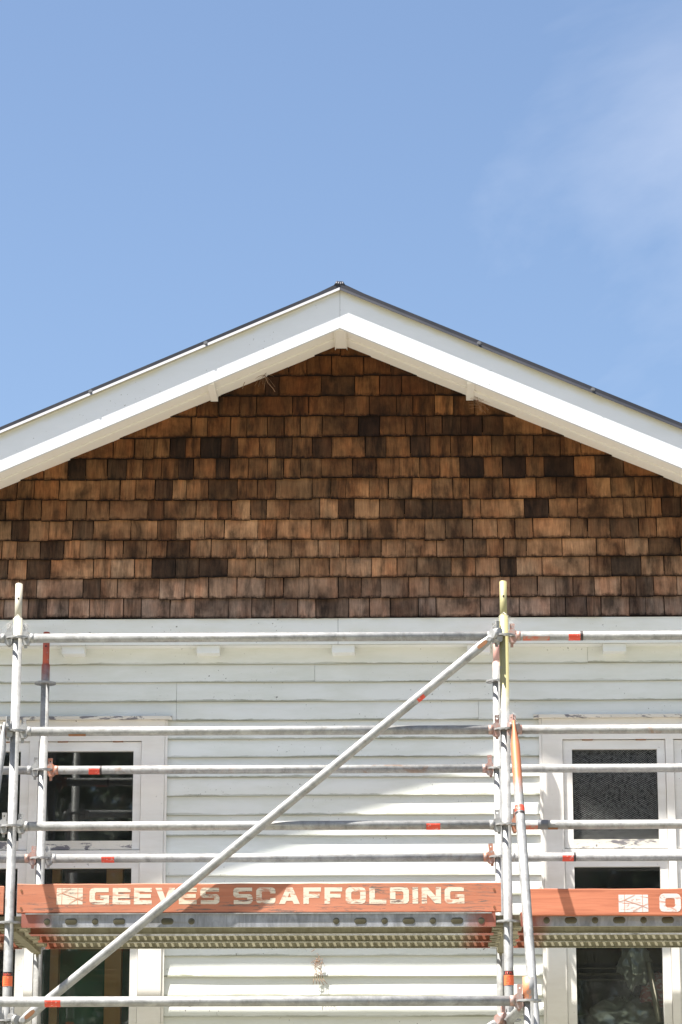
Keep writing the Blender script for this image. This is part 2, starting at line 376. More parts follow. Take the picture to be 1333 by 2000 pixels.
WM = {}                                                     # world matrix of every object linked
def put(name, mesh, mats, parent=None, mw=None, kind=None):
    """link a mesh (or MB) as an object at world matrix mw, parented without moving it"""
    if isinstance(mesh, MB): mesh = mesh.mesh(name)
    if mesh is not None and not mesh.materials:
        for k in (mats if isinstance(mats, (list, tuple)) else [mats]): mesh.materials.append(M[k])
    o = bpy.data.objects.new(name, mesh); COL.objects.link(o)
    mw = mw or Matrix.Identity(4); WM[o.name] = mw
    o.parent = parent
    o.matrix_basis = (WM[parent.name].inverted() @ mw) if parent else mw
    if kind: o['kind'] = kind
    return o
def T(x, y, z): return Matrix.Translation((x, y, z))
def tag(o, label, cat=None, group=None, kind=None):
    o['label'] = label
    if cat: o['category'] = cat
    if group: o['group'] = group
    if kind: o['kind'] = kind
    return o
def empty(name, loc, label, cat, group=None):
    o = put(name, None, None, None, T(*loc)); o.empty_display_size = 0.2
    return tag(o, label, cat, group)
def part(name, mb, mats, parent, mw=None, kind=None): return put(name, mb, mats, parent, mw, kind)

GROUND = -3.3
# ------------------------------------------------------------------ ground
g = MB(); g.v = [(-300,-300,GROUND),(300,-300,GROUND),(300,300,GROUND),(-300,300,GROUND)]; g.face((0,1,2,3))
put('ground', g, 'dry_grass', kind='structure')

# ------------------------------------------------------------------ house
AX = 1.685                 # ridge
SL = 0.438                 # roof slope
HALF = 4.3                 # half width of the gable wall
YG = 1.300                 # gable sheathing (shingles stand in front)
YW = 1.415                 # wall sheathing (weatherboards stand in front)
YB = 0.92                  # face of the barge boards
YE = 10.5                  # far end of the house
house = empty('timber_house', (AX, 5.5, GROUND), 'white weatherboard house with brown cedar shingle gable and dark steel roof', 'house')
def rake(x, apex): return apex - SL*abs(x-AX)

OPEN = [(-0.83, 0.672), (2.828, 4.28)]                      # window openings, casing to casing
WZ0, WZ1 = -0.98, 1.30
wall = MB()
XL, XR = AX-HALF, AX+HALF
for a, b in ((XL, OPEN[0][0]), (OPEN[0][1], OPEN[1][0]), (OPEN[1][1], XR)): wall.box(a, b, YW, YW+0.1, WZ0, WZ1)
wall.box(XL, XR, YW, YW+0.1, WZ1, 1.76); wall.box(XL, XR, YW, YW+0.1, GROUND, WZ0)
wall.box(XL, XL+0.1, YW+0.1, YE, GROUND, 1.76); wall.box(XR-0.1, XR, YW+0.1, YE, GROUND, 1.76)
wall.box(XL, XR, YE, YE+0.1, GROUND, 1.76)
wall_o = part('wall', wall, 'weatherboard_paint', house)
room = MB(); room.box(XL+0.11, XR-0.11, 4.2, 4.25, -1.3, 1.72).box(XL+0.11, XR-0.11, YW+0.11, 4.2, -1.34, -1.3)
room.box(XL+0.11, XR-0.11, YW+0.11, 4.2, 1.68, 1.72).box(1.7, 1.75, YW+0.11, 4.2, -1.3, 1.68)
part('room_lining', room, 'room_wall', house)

def wedge_board(x0, x1, z0, h, back, front_b, front_t, seg, wob):
    """bevel-back board running along X, lower edge uneven"""
    mb = MB(); n = max(1, int((x1-x0)/seg)); b = 0
    for i in range(n+1):
        x = x0 + (x1-x0)*i/n; w = random.uniform(-wob, wob); u = random.uniform(-wob, wob)*0.6
        mb.v += [(x, front_b+u, z0+w), (x, front_t, z0+h), (x, back, z0+h), (x, back, z0+w)]
    for i in range(n):
        a = 4*i; c = a+4
        mb.face((a, c, c+1, a+1)); mb.face((a+1, c+1, c+2, a+2)); mb.face((a+3, c+3, c, a), 1)
        mb.face((a+2, c+2, c+3, a+3))
    mb.face((0, 1, 2, 3), 1); e = 4*n; mb.face((e+3, e+2, e+1, e), 1)
    return mb
# weatherboards, every course and every length its own board
zs = [1.645, 1.539, 1.427, 1.315, 1.208, 1.102, 0.986, 0.879, 0.769, 0.652, 0.538, 0.425, 0.312, 0.200, 0.088, -0.027, -0.141, -0.249, -0.365]
while zs[-1] > GROUND+0.35: zs.append(round(zs[-1]-0.113, 3))
joints = {1: [1.53], 2: [0.735], 3: [0.735, 2.47], 0: [3.1], 4: [1.9]}
for i, z in enumerate(zs):
    top = (zs[i-1] if i else 1.765)
    h = top - z + (0.018 if i else 0.0)
    if WZ0-0.05 < z+0.02 and z < 1.30: runs = [(XL, OPEN[0][0]-0.006), (OPEN[0][1]+0.006, OPEN[1][0]-0.006), (OPEN[1][1]+0.006, XR)]
    else: runs = [(XL, XR)]
    out = []
    for a, b in runs:
        cuts = [j for j in joints.get(i, []) if a+0.2 < j < b-0.2]
        if b-a > 5 and not cuts: cuts = [a + (b-a)*random.uniform(0.3, 0.7)]
        pts = [a] + cuts + [b]
        out += [(p+0.0008, q-0.0008) for p, q in zip(pts, pts[1:])]
    for a, b in out:
        d = random.uniform(-0.0012, 0.0012)
        part('weatherboard', wedge_board(a, b, 0.0, h, YW-0.0005, YW-0.0215+d, YW-0.0065+d*0.5, 0.35, 0.0012),
             ['weatherboard_paint', 'butt_edge'], wall_o, T(0, 0, z))

# gable: sheathing, frieze board, blocks, shingles
gz0 = 1.752
gab = MB().prism([(XL, gz0), (XR, gz0), (XR, rake(XR, 3.62)), (AX, 3.62), (XL, rake(XL, 3.62))], YG, YG+0.12)
gable = part('gable', gab, 'tar_paper', house)
part('frieze_board', MB().box(XL, AX-0.02, YG-0.013, YG+0.001, gz0-0.014, 1.889).box(AX-0.018, XR, YG-0.0135, YG+0.001, gz0-0.014, 1.889), 'frieze_paint', house)
part('gable_soffit', MB().box(XL, XR, YG+0.0015, YW-0.002, gz0-0.012, gz0-0.001), 'frieze_paint', house)
for k in range(-4, 8):
    x = 0.143 + 0.7765*k
    if XL < x-0.07 and x+0.07 < XR:
        part('bracket_block', MB().box(x-0.065, x+0.065, YG+0.004, YW-0.008, 1.692, gz0-0.013), 'frieze_paint', house)
SHINGLE_ROWS = [
 (1.884, [-0.337, -0.259, -0.119, -0.014, 0.114, 0.235, 0.324, 0.43, 0.534, 0.699, 0.842, 1.036, 1.17, 1.298, 1.435, 1.539, 1.729, 1.848, 1.968, 2.129, 2.23, 2.483, 2.707, 2.886, 2.972, 3.095, 3.176, 3.338, 3.432, 3.538, 3.672],
  [0.45, 0.5, 0.3, 0.55, 0.55, 0.5, 0.42, 0.32, 0.42, 0.42, 0.33, 0.42, 0.4, 0.33, 0.48, 0.3, 0.45, 0.42, 0.28, 0.42, 0.5, 0.42, 0.48, 0.28, 0.25, 0.32, 0.45, 0.3, 0.42, 0.45]),
 (2.000, [-0.311, -0.175, -0.073, 0.195, 0.295, 0.392, 0.636, 0.782, 0.92, 1.084, 1.247, 1.352, 1.498, 1.667, 1.799, 1.914, 2.074, 2.191, 2.39, 2.541, 2.658, 2.813, 2.919, 3.018, 3.141, 3.293, 3.379, 3.479, 3.613, 3.719],
  [0.5, 0.38, 0.52, 0.28, 0.52, 0.52, 0.55, 0.58, 0.52, 0.55, 0.38, 0.4, 0.47, 0.32, 0.35, 0.35, 0.42, 0.35, 0.42, 0.55, 0.37, 0.48, 0.42, 0.38, 0.52, 0.4, 0.3, 0.48, 0.5]),
 (2.119, [-0.359, -0.244, -0.134, 0.003, 0.252, 0.354, 0.49, 0.59, 0.727, 0.864, 1.028, 1.191, 1.293, 1.443, 1.618, 1.713, 1.86, 2.006, 2.121, 2.318, 2.459, 2.6, 2.695, 2.842, 3.113, 3.239, 3.411, 3.543, 3.679],
  [0.25, 0.5, 0.22, 0.55, 0.52, 0.55, 0.5, 0.18, 0.3, 0.2, 0.48, 0.45, 0.42, 0.45, 0.45, 0.52, 0.55, 0.36, 0.34, 0.45, 0.5, 0.2, 0.52, 0.55, 0.4, 0.18, 0.5, 0.5]),
 (2.236, [-0.378, -0.282, -0.195, -0.059, 0.078, 0.172, 0.319, 0.422, 0.558, 0.676, 0.808, 0.931, 1.077, 1.139, 1.259, 1.397, 1.552, 1.674, 1.787, 1.916, 2.056, 2.237, 2.39, 2.522, 2.623, 2.754, 2.96, 3.156, 3.321, 3.458, 3.641, 3.771],
  [0.45, 0.48, 0.42, 0.2, 0.5, 0.42, 0.5, 0.35, 0.45, 0.25, 0.5, 0.4, 0.42, 0.58, 0.45, 0.52, 0.5, 0.4, 0.35, 0.48, 0.5, 0.5, 0.42, 0.45, 0.42, 0.5, 0.55, 0.48, 0.45, 0.28, 0.4]),
 (2.345, [-0.337, -0.23, -0.127, -0.011, 0.127, 0.245, 0.464, 0.619, 0.728, 0.894, 1.007, 1.201, 1.312, 1.51, 1.623, 1.723, 1.834, 2.008, 2.167, 2.288, 2.444, 2.587, 2.69, 2.793, 3.01, 3.108, 3.238, 3.405, 3.505, 3.672],
  [0.5, 0.2, 0.48, 0.48, 0.25, 0.48, 0.5, 0.3, 0.5, 0.45, 0.58, 0.52, 0.56, 0.48, 0.52, 0.45, 0.45, 0.5, 0.48, 0.46, 0.58, 0.48, 0.42, 0.52, 0.38, 0.36, 0.24, 0.35, 0.48]),
 (2.466, [-0.385, -0.265, -0.162, -0.059, 0.088, 0.204, 0.337, 0.561, 0.655, 0.842, 0.967, 1.046, 1.157, 1.251, 1.385, 1.561, 1.668, 1.76, 1.905, 2.051, 2.216, 2.388, 2.494, 2.746, 2.886, 3.054, 3.318, 3.447, 3.54, 3.652, 3.764],
  [0.35, 0.42, 0.38, 0.4, 0.32, 0.38, 0.35, 0.25, 0.36, 0.45, 0.3, 0.55, 0.28, 0.45, 0.45, 0.56, 0.28, 0.5, 0.3, 0.25, 0.22, 0.5, 0.55, 0.15, 0.42, 0.46, 0.36, 0.38, 0.2, 0.4]),
 (2.587, [-0.344, -0.205, -0.104, 0.041, 0.282, 0.397, 0.488, 0.6, 0.702, 0.783, 0.913, 1.081, 1.197, 1.303, 1.516, 1.624, 1.711, 1.847, 1.959, 2.096, 2.211, 2.333, 2.43, 2.562, 2.663, 2.816, 2.931, 3.109, 3.248, 3.386, 3.49, 3.61, 3.708],
  [0.32, 0.4, 0.46, 0.45, 0.42, 0.45, 0.36, 0.2, 0.46, 0.42, 0.28, 0.38, 0.4, 0.48, 0.42, 0.38, 0.52, 0.4, 0.38, 0.5, 0.48, 0.52, 0.35, 0.36, 0.45, 0.36, 0.26, 0.52, 0.36, 0.36, 0.26, 0.4]),
 (2.711, [-0.213, -0.049, 0.091, 0.194, 0.32, 0.432, 0.527, 0.636, 0.735, 0.824, 0.955, 1.034, 1.143, 1.256, 1.349, 1.447, 1.569, 1.75, 1.887, 2.022, 2.141, 2.259, 2.375, 2.514, 2.623, 2.758, 2.864, 3.037, 3.159, 3.326, 3.594],
  [0.4, 0.4, 0.15, 0.34, 0.14, 0.34, 0.28, 0.3, 0.15, 0.42, 0.22, 0.42, 0.32, 0.42, 0.48, 0.36, 0.36, 0.25, 0.38, 0.45, 0.34, 0.48, 0.12, 0.36, 0.12, 0.34, 0.12, 0.45, 0.22, 0.36]),
 (2.837, [0.097, 0.353, 0.477, 0.589, 0.684, 0.775, 0.863, 0.983, 1.08, 1.207, 1.303, 1.397, 1.515, 1.628, 1.825, 1.946, 2.088, 2.203, 2.322, 2.451, 2.561, 2.697, 2.805, 2.96, 3.08, 3.286],
  [0.4, 0.38, 0.36, 0.38, 0.1, 0.38, 0.1, 0.22, 0.42, 0.4, 0.22, 0.36, 0.2, 0.42, 0.24, 0.42, 0.18, 0.34, 0.3, 0.46, 0.32, 0.32, 0.28, 0.34, 0.4]),
 (2.962, [0.379, 0.544, 0.807, 0.902, 1.036, 1.131, 1.253, 1.352, 1.446, 1.573, 1.784, 1.91, 2.059, 2.177, 2.274, 2.383, 2.508, 2.631, 2.857, 3.007],
  [0.34, 0.4, 0.4, 0.4, 0.4, 0.33, 0.28, 0.38, 0.36, 0.28, 0.08, 0.32, 0.3, 0.24, 0.16, 0.12, 0.22, 0.42, 0.26]),
 (3.088, [0.662, 0.839, 0.963, 1.091, 1.189, 1.401, 1.495, 1.701, 1.85, 2.006, 2.104, 2.232, 2.34, 2.465, 2.711],
  [0.36, 0.32, 0.3, 0.25, 0.3, 0.28, 0.32, 0.33, 0.25, 0.25, 0.28, 0.48, 0.28, 0.34]),
 (3.215, [0.975, 1.238, 1.319, 1.567, 1.764, 1.908, 2.039, 2.235, 2.429],
  [0.28, 0.14, 0.32, 0.22, 0.36, 0.2, 0.24, 0.24]),
 (3.335, [1.2, 1.376, 1.482, 1.628, 1.816, 1.975, 2.161],
  [0.3, 0.36, 0.3, 0.32, 0.26, 0.2]),
 (3.461, [1.5, 1.682, 1.876],
  [0.28, 0.28]),
]

CEDAR_GAIN = 1.1

def shingle_mesh(k):
    rnd = random.Random(100+k); mb = MB(); n = 4; H = 0.152
    for i in range(n+1):
        x = -0.5 + i/n; w = rnd.uniform(-0.0016, 0.0016)
        lean = rnd.uniform(-0.006, 0.006) if i in (0, n) else 0
        mb.v += [(x, -0.0235+rnd.uniform(-.0008, .0008), w), (x+lean, -0.005, H), (x+lean, -0.001, H), (x, -0.0078, w)]
    for i in range(n):
        a = 4*i; c = a+4
        mb.face((a, c, c+1, a+1)); mb.face((a+3, c+3, c, a), 1); mb.face((a+2, c+2, c+3, a+3), 1)
    mb.face((0, 1, 2, 3), 1); e = 4*n; mb.face((e+3, e+2, e+1, e), 1)
    m = mb.mesh('shingle'); m.materials.append(M['cedar']); m.materials.append(M['cedar_edge']); return m
SM = [shingle_mesh(k) for k in range(7)]
def cedar_colour(t, up):
    b = CEDAR_GAIN*(0.026 + 1.2*t**1.9)*(1.06 - 0.26*up)  # upper courses get darker: eave shade carried in the colour
    j = random.uniform(-1, 1)
    keys = ((0.0, (1.0, 0.67, 0.49)), (0.16, (1.0, 0.56, 0.30)), (0.5, (1.0, 0.48, 0.195)), (1.001, (1.0, 0.385, 0.11)))
    for (u0, c0), (u1, c1) in zip(keys, keys[1:]):
        if u0 <= up < u1: c = [a_ + (b_-a_)*(up-u0)/(u1-u0) for a_, b_ in zip(c0, c1)]
    dull = max(0.0, (0.28-t)/0.28)
    c = [c[0], c[1]*(1+0.07*j)+0.12*dull*(1-c[1]), c[2]*(1+0.14*j)+0.16*dull*(1-c[2])]
    return (b*c[0], b*c[1], b*c[2], 1)
SHINGLE_ROWS = [(z+0.009, xs, ts) for z, xs, ts in SHINGLE_ROWS]
for r, (z, xs, ts) in enumerate(SHINGLE_ROWS):
    off = 0.0
    for i, tone in enumerate(ts):
        edge = r < 7 and (i == 0 or i == len(ts)-1)
        a, b = xs[i], xs[i+1]
        w = b - a - random.uniform(0.0025, 0.0048)
        off = 0.6*off + random.uniform(-0.0030, 0.0030)
        dz = off + (random.choice((-0.006, 0.005)) if random.random() < 0.06 else 0)
        mw = T((a+b)/2, YG, z+dz) @ Matrix.Rotation(R(random.uniform(-0.9, 0.9)), 4, 'Y') @ Matrix.Diagonal((w, random.uniform(0.85, 1.35), 1, 1))
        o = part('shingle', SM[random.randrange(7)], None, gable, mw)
        o.color = cedar_colour(tone, r/13)
# the courses run on past both sides of the picture: one joined part
far = MB()
ex = random.Random(3)
for r, (z, xs, ts) in enumerate(SHINGLE_ROWS):
    for lo, hi in ((XL, xs[0]), (xs[-1], XR)):
        x = lo
        while x < hi-0.01:
            w = min(ex.uniform(0.09, 0.24), hi-x)
            if rake(x+w/2, 3.60) > z+0.02:
                b0 = len(far.v)
                far.v += [(x+.002, YG-.0205, z), (x+w-.002, YG-.0205, z), (x+w-.002, YG-.005, z+.152), (x+.002, YG-.005, z+.152), (x+.002, YG-.008, z), (x+w-.002, YG-.008, z)]
                far.face((b0, b0+1, b0+2, b0+3)); far.face((b0+4, b0+5, b0+1, b0), 1)
            x += w
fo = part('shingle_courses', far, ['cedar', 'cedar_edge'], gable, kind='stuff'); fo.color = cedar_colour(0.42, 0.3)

# eaves: soffit boards along the rake, purlin ends, barge boards, steel roof
def slope_board(side, y0, y1, apex, thick, x_far=HALF+0.55, x_near=0.0):
    """board lying along the rake; apex is the height of its lower face at the ridge"""
    xa, xb = AX + side*x_near, AX + side*x_far
    za, zb = rake(xa, apex), rake(xb, apex)
    p = [(xa, za), (xb, zb), (xb, zb+thick), (xa, za+thick)]
    if side < 0: p = p[::-1]
    return MB().prism(p, y0, y1)
ys = [0.946, 1.030, 1.115, 1.200, 1.296]
for side in (-1, 1):
    for i in range(4):
        zj = (0.002, 0.010, 0.001, 0.009)[i]
        part('soffit_board', slope_board(side, ys[i]+0.004, ys[i+1]-0.004, 3.530+zj, 0.017, x_near=0.001), 'soffit_paint', house)
    part('soffit_lining', slope_board(side, 0.946, YG+0.05, 3.5500, 0.01, x_near=0.001), 'soffit_paint', house)
    part('scotia', slope_board(side, 0.947, 0.957, 3.5255, 0.0075, x_near=0.002), 'soffit_paint', house)
    part('bargeboard', slope_board(side, YB, 0.945, 3.522, 0.247, x_near=0.0008), 'barge_paint', house)
for x in (AX-3.97, AX-2.36, AX-0.744, AX+0.752, AX+2.36, AX+3.97):
    zb = rake(x, 3.522)
    part('purlin', MB().box(x-0.0215, x+0.0215, 0.947, YG-0.024, zb-0.005, zb+0.02), 'soffit_paint', house)
part('ridge_beam', MB().prism([(AX-0.036, 3.500), (AX-0.028, 3.512), (AX+0.028, 3.512), (AX+0.036, 3.500), (AX+0.036, 3.55), (AX-0.036, 3.55)], 0.947, YG-0.024), 'soffit_paint', house)

# roof sheets (trapezoidal ribs), flashing with a drip edge, ridge cap
XF = HALF+0.65
roofs = []
for side in (-1, 1):
    rf = MB(); n = 0; y = 0.93; ribs = []
    while y < YE+0.3:
        ribs += [(y, 0.0), (y+0.13, 0.0), (y+0.145, 0.024), (y+0.185, 0.024)]; y += 0.2
    for (y, h) in ribs:
        for x in (0.0, XF): rf.v.append((AX+side*x, y, 3.7600-SL*x+h*0.7))
    for i in range(len(ribs)-1):
        q = (2*i, 2*i+1, 2*i+3, 2*i+2); rf.face(q if side > 0 else q[::-1])
    ro = part('roof', rf, 'roof_steel', house); roofs.append(ro)
    # barge flashing: cap over the roof edge, face, kicked-out drip
    fl = slope_board(side, 0.9, 0.912, 3.750, 0.034, XF-0.02, 0.001)
    fl2 = slope_board(side, 0.9125, 1.02, 3.7820, 0.003, XF-0.02, 0.001)
    b = len(fl.v); fl.v += fl2.v; fl.f += [tuple(i+b for i in f) for f in fl2.f]; fl.mi += fl2.mi; fl.sm += fl2.sm
    fo = part('barge_flashing', fl, 'roof_steel', ro)
    dr = MB(); s0 = len(dr.v)
    for x in (0.001, XF-0.02):
        X = AX+side*x
        for (yy, zz) in ((0.8985, 3.762), (0.8935, 3.7445), (0.8955, 3.7440), (0.8999, 3.760)): dr.v.append((X, yy, zz-SL*x))
    for i in range(4):
        j = (i+1) % 4; q = (i, 4+i, 4+j, j); dr.face(q[::-1] if side > 0 else q)
    part('drip_edge', dr, 'drip_steel' if side < 0 else 'roof_steel', ro)  # left drip is paler steel: its sun glint is put into the colour
for x, z in ((0.255, 3.125), (0.913, 3.413), (2.485, 3.41), (3.131, 3.129), (-1.1, 2.545), (4.47, 2.545)):
    sd = 0 if x < AX else 1; zz = rake(x, 3.766)
    mb = MB().tube((x, 0.902, zz), (x, 0.889, zz), 0.008, 6).tube((x, 0.902, zz), (x, 0.897, zz), 0.013, 12)
    part('roof_screw', mb, 'drip_steel', roofs[sd])
cap = MB().prism([(AX-0.17, 3.708), (AX, 3.7825), (AX+0.17, 3.708), (AX+0.17, 3.712), (AX+0.03, 3.783), (AX+0.018, 3.803), (AX-0.018, 3.803), (AX-0.03, 3.783), (AX-0.17, 3.712)], 0.914, YE+0.2)
part('ridge_cap', cap, 'roof_steel', roofs[0])
ce = MB()
for i in range(4):
    w = random.uniform(0.010, 0.015)
    ce.tube((AX-0.021+0.014*i, 0.908, 3.775), (AX-0.015+0.010*i, 0.914, 3.800+random.uniform(-.004, .006)), w, 7, w*0.5)
part('ridge_end', ce, 'roof_steel', roofs[0])

# ------------------------------------------------------------------ windows
def window_group(bounds, label, figured):
    """bounds: casing, stile, pane, stile, mullion, stile, pane, stile, casing edges along X"""
    c0, s0, p0, p1, m0, m1, q0, q1, c1, e1 = bounds
    w = put('window', MB().box(c0, s0, 1.3785, 1.45, -0.95, 1.197).box(c1, e1, 1.3785, 1.45, -0.95, 1.197)
            .box(c0, e1, 1.3780, 1.45, 1.197, 1.317).box(m0, m1, 1.3790, 1.45, -0.95, 1.1968), 'trim_paint', house)
    w['label'] = label
    put('window_sill', MB().prism_x([(1.31, -1.03), (1.45, -1.01), (1.45, -0.951), (1.31, -0.985)], c0-0.03, e1+0.03), 'trim_paint', w)
    put('head_flashing', MB().prism_x([(1.352, 1.318), (1.412, 1.3185), (1.412, 1.348), (1.352, 1.336)], c0-0.045, e1+0.04), 'peeling_paint', w)
    for x0, x1 in ((c0-0.016, c0-0.001), (e1+0.001, e1+0.016)):
        put('scriber', MB().box(x0, x1, 1.3835, 1.4135, -0.95, 1.316), 'trim_paint', w)
    put('transom', MB().box(s0+0.001, m0-0.001, 1.3792, 1.45, 0.508, 0.569).box(m1+0.001, c1-0.001, 1.3792, 1.45, 0.508, 0.569), 'trim_paint', w)
    for (a, b, c, d) in ((s0, p0, p1, m0), (m1, q0, q1, c1)):
        a += 0.0025; d -= 0.0025
        sa = put('sash', MB().box(a, b, 1.390, 1.434, 0.574, 1.192).box(c, d, 1.390, 1.434, 0.574, 1.192)
                 .box(b, c, 1.3904, 1.434, 1.141, 1.192), 'sash_paint', w)
        put('bottom_rail', MB().box(b+0.0005, c-0.0005, 1.3896, 1.434, 0.574, 0.625), 'peeling_paint', w)
        put('pane', MB().box(b-0.004, c+0.004, 1.416, 1.420, 0.62, 1.145), 'figured_glass' if figured else 'window_glass', w)
        put('sash', MB().box(a, b, 1.390, 1.434, -0.945, 0.504).box(c, d, 1.390, 1.434, -0.945, 0.504)
            .box(b, c, 1.3904, 1.434, 0.470, 0.504).box(b, c, 1.3904, 1.434, -0.945, -0.86), 'sash_paint', w)
        put('pane', MB().box(b-0.004, c+0.004, 1.416, 1.420, -0.87, 0.475), 'window_glass', w)
        put('hinge', MB().tube((b+0.06, 1.388, 1.1945), (b+0.12, 1.388, 1.1945), 0.0045, 8).tube((c-0.12, 1.388, 1.1945), (c-0.06, 1.388, 1.1945), 0.0045, 8), 'rust', w)
    return w
window_group((-0.83, -0.70, -0.65, -0.152, -0.101, -0.05, -0.003, 0.494, 0.540, 0.672), 'four-pane white window on the left with clear dark glass', False)
window_group((2.828, 2.945, 2.998, 3.482, 3.53, 3.576, 3.623, 4.107, 4.16, 4.28), 'four-pane cream window on the right with patterned glass in its upper sashes', True)
# bare framing and a cloth seen through the left window
for a, b, y in ((0.035, 0.082, 1.475), (0.345, 0.437, 1.475), (-0.45, -0.36, 1.475)):
    part('stud', MB().box(a, b, y, y+0.09, -1.29, 0.50), 'raw_timber', house)
part('curtain', MB().prism([(-0.05, -1.2), (0.60, -1.2), (0.60, 0.42), (-0.05, 0.40)], 1.72, 1.73), 'green_cloth', house)

# ------------------------------------------------------------------ things behind the right window
def crumple(cx, cy, cz, rx, ry, rz, seed, n=44, m=30, amp=0.32):
    from mathutils import noise as nz
    mb = MB()
    for j in range(m+1):
        ph = math.pi*j/m
        for i in range(n):
            th = 2*math.pi*i/n
            d = Vector((math.sin(ph)*math.cos(th), math.sin(ph)*math.sin(th), math.cos(ph)))
            k = 1 + amp*nz.noise(d*2.1 + Vector((seed, 0, 0))) + amp*0.5*nz.noise(d*5.3 + Vector((0, seed, 0))) + amp*0.9*abs(nz.noise(d*10.1 + Vector((0, 0, seed))))
            mb.v.append((cx+d.x*rx*k, cy+d.y*ry*k, cz+d.z*rz*k))
    for j in range(m):
        for i in range(n):
            a = j*n+i; b = j*n+(i+1) % n
            mb.face((a, b, b+n, a+n), 0, True)
    return mb
o = put('plastic_bag', crumple(3.33, 1.52, -0.06, 0.08, 0.045, 0.12, 2.9, amp=0.34), 'clear_plastic'); tag(o, 'small clear crumpled plastic bag hanging high behind the right window glass', 'plastic bag')
o = put('plastic_sheet', crumple(3.30, 1.54, -0.40, 0.22, 0.09, 0.12, 4.1, amp=0.5), 'clear_plastic'); tag(o, 'big heap of clear plastic sheet behind the lower right window pane', 'plastic sheet')
o = put('paper_sack', crumple(3.46, 1.57, -0.26, 0.10, 0.05, 0.15, 9.3, 14, 10, 0.15), 'pink_paper'); tag(o, 'pink printed sack standing behind the right window glass', 'sack')
b = MB(); b.tube((3.41, 1.47, -0.06), (3.49, 1.475, -0.60), 0.018, 4)
o = put('timber_batten', b, 'pale_timber'); tag(o, 'pale timber batten leaning behind the right window glass', 'batten')

# ------------------------------------------------------------------ scaffold
TR = 0.02415
BAY = 2.57
YR = 1.21                  # inner row of standards
YO = -1.09                 # outer row
scaffold = empty('scaffold', (BAY/2, 0.6, GROUND), 'galvanised steel tube scaffold with ringed standards in front of the house', 'scaffold')

def loops_mesh(name, groups, depth, mat):
    """flat shapes with holes: groups of closed 2D loops -> mesh, standing in the XZ plane, thickness along Y"""
    cu = bpy.data.curves.new(name, 'CURVE'); cu.dimensions = '2D'; cu.fill_mode = 'BOTH'; cu.extrude = depth/2
    for loops in groups:
        for lp in loops:
            sp = cu.splines.new('POLY'); sp.points.add(len(lp)-1); sp.use_cyclic_u = True
            for p, (x, y) in zip(sp.points, lp): p.co = (x, y, 0, 1)
    o = bpy.data.objects.new(name, cu); COL.objects.link(o)
    dg = bpy.context.evaluated_depsgraph_get()
    me = bpy.data.meshes.new_from_object(o.evaluated_get(dg))
    bpy.data.objects.remove(o)
    me.name = name; me.materials.clear(); me.materials.append(M[mat]); return me
def circ(r, n, cx=0, cy=0, ph=0): return [(cx+r*math.cos(2*math.pi*i/n+ph), cy+r*math.sin(2*math.pi*i/n+ph)) for i in range(n)]
holes = []
for k in range(8):
    w = math.pi/4*k; big = k % 2 == 0
    c, s = math.cos(w), math.sin(w); pts = []
    rw = 0.0085 if big else 0.0125
    for (u, v) in ((0.034, -rw*0.7), (0.053, -rw), (0.053, rw), (0.034, rw*0.7)): pts.append((c*u-s*v, s*u+c*v))
    holes.append(pts)
ROSETTE = loops_mesh('rosette', [[circ(0.061, 32)] + holes], 0.009, 'galvanised')
RM = Matrix.Identity(4)

SPIG_LEN = 0.19
def standard(x, y, top, mat, spig=True, label=None, y_lean=0.0):
    """tube up to `top`, rings every half metre, narrower spigot above"""
    mb = MB().tube((0, 0, GROUND+0.12), (0, 0, top), TR, 20, bore=None if spig else 0.0205)
    s = put('standard', mb, mat, scaffold, T(x, y, 0))
    z = math.floor(top*2)/2 if top > 0 else math.ceil(top*2-1)/2
    zz = 1.5
    while zz > GROUND+0.2:
        if zz < top: put('rosette', ROSETTE, None, s, T(x, y, zz))
        zz -= 0.5
    if spig:
        sp = MB().tube((0, 0, top-0.05), (0, 0, top+SPIG_LEN-0.004), 0.0192, 20).tube((0, 0, top+SPIG_LEN-0.004), (0, 0, top+SPIG_LEN), 0.0192, 20, 0.016)
        sp.tube((0, 0, top), (0, 0, top+0.007), 0.0222, 20, 0.0195)
        so = put('spigot', sp, mat, s, T(x, y, 0))
        put('pin_hole', MB().tube((0, -0.0198, top+0.105), (0, -0.0150, top+0.105), 0.0055, 10), 'black_print', s, T(x, y, 0))
    bp = MB().box(-0.075, 0.075, -0.075, 0.075, GROUND, GROUND+0.008).tube((0, 0, GROUND+0.008), (0, 0, GROUND+0.3), 0.018, 12)
    bp.tube((0, 0, GROUND+0.1), (0, 0, GROUND+0.13), 0.04, 8)
    put('base_jack', bp, 'galvanised_rusty', s, T(x, y, 0))
    return s
SPZ = 1.608
for x in (-BAY, 2*BAY):
    standard(x, 0, SPZ, 'galvanised'); standard(x, YR, SPZ, 'galvanised')
fl = standard(0, 0, SPZ, 'paint_cream'); fr = standard(BAY, 0, SPZ, 'paint_yellow')
rl = standard(0, YR, SPZ, 'paint_red'); rr = standard(BAY, YR, SPZ, 'paint_pink')

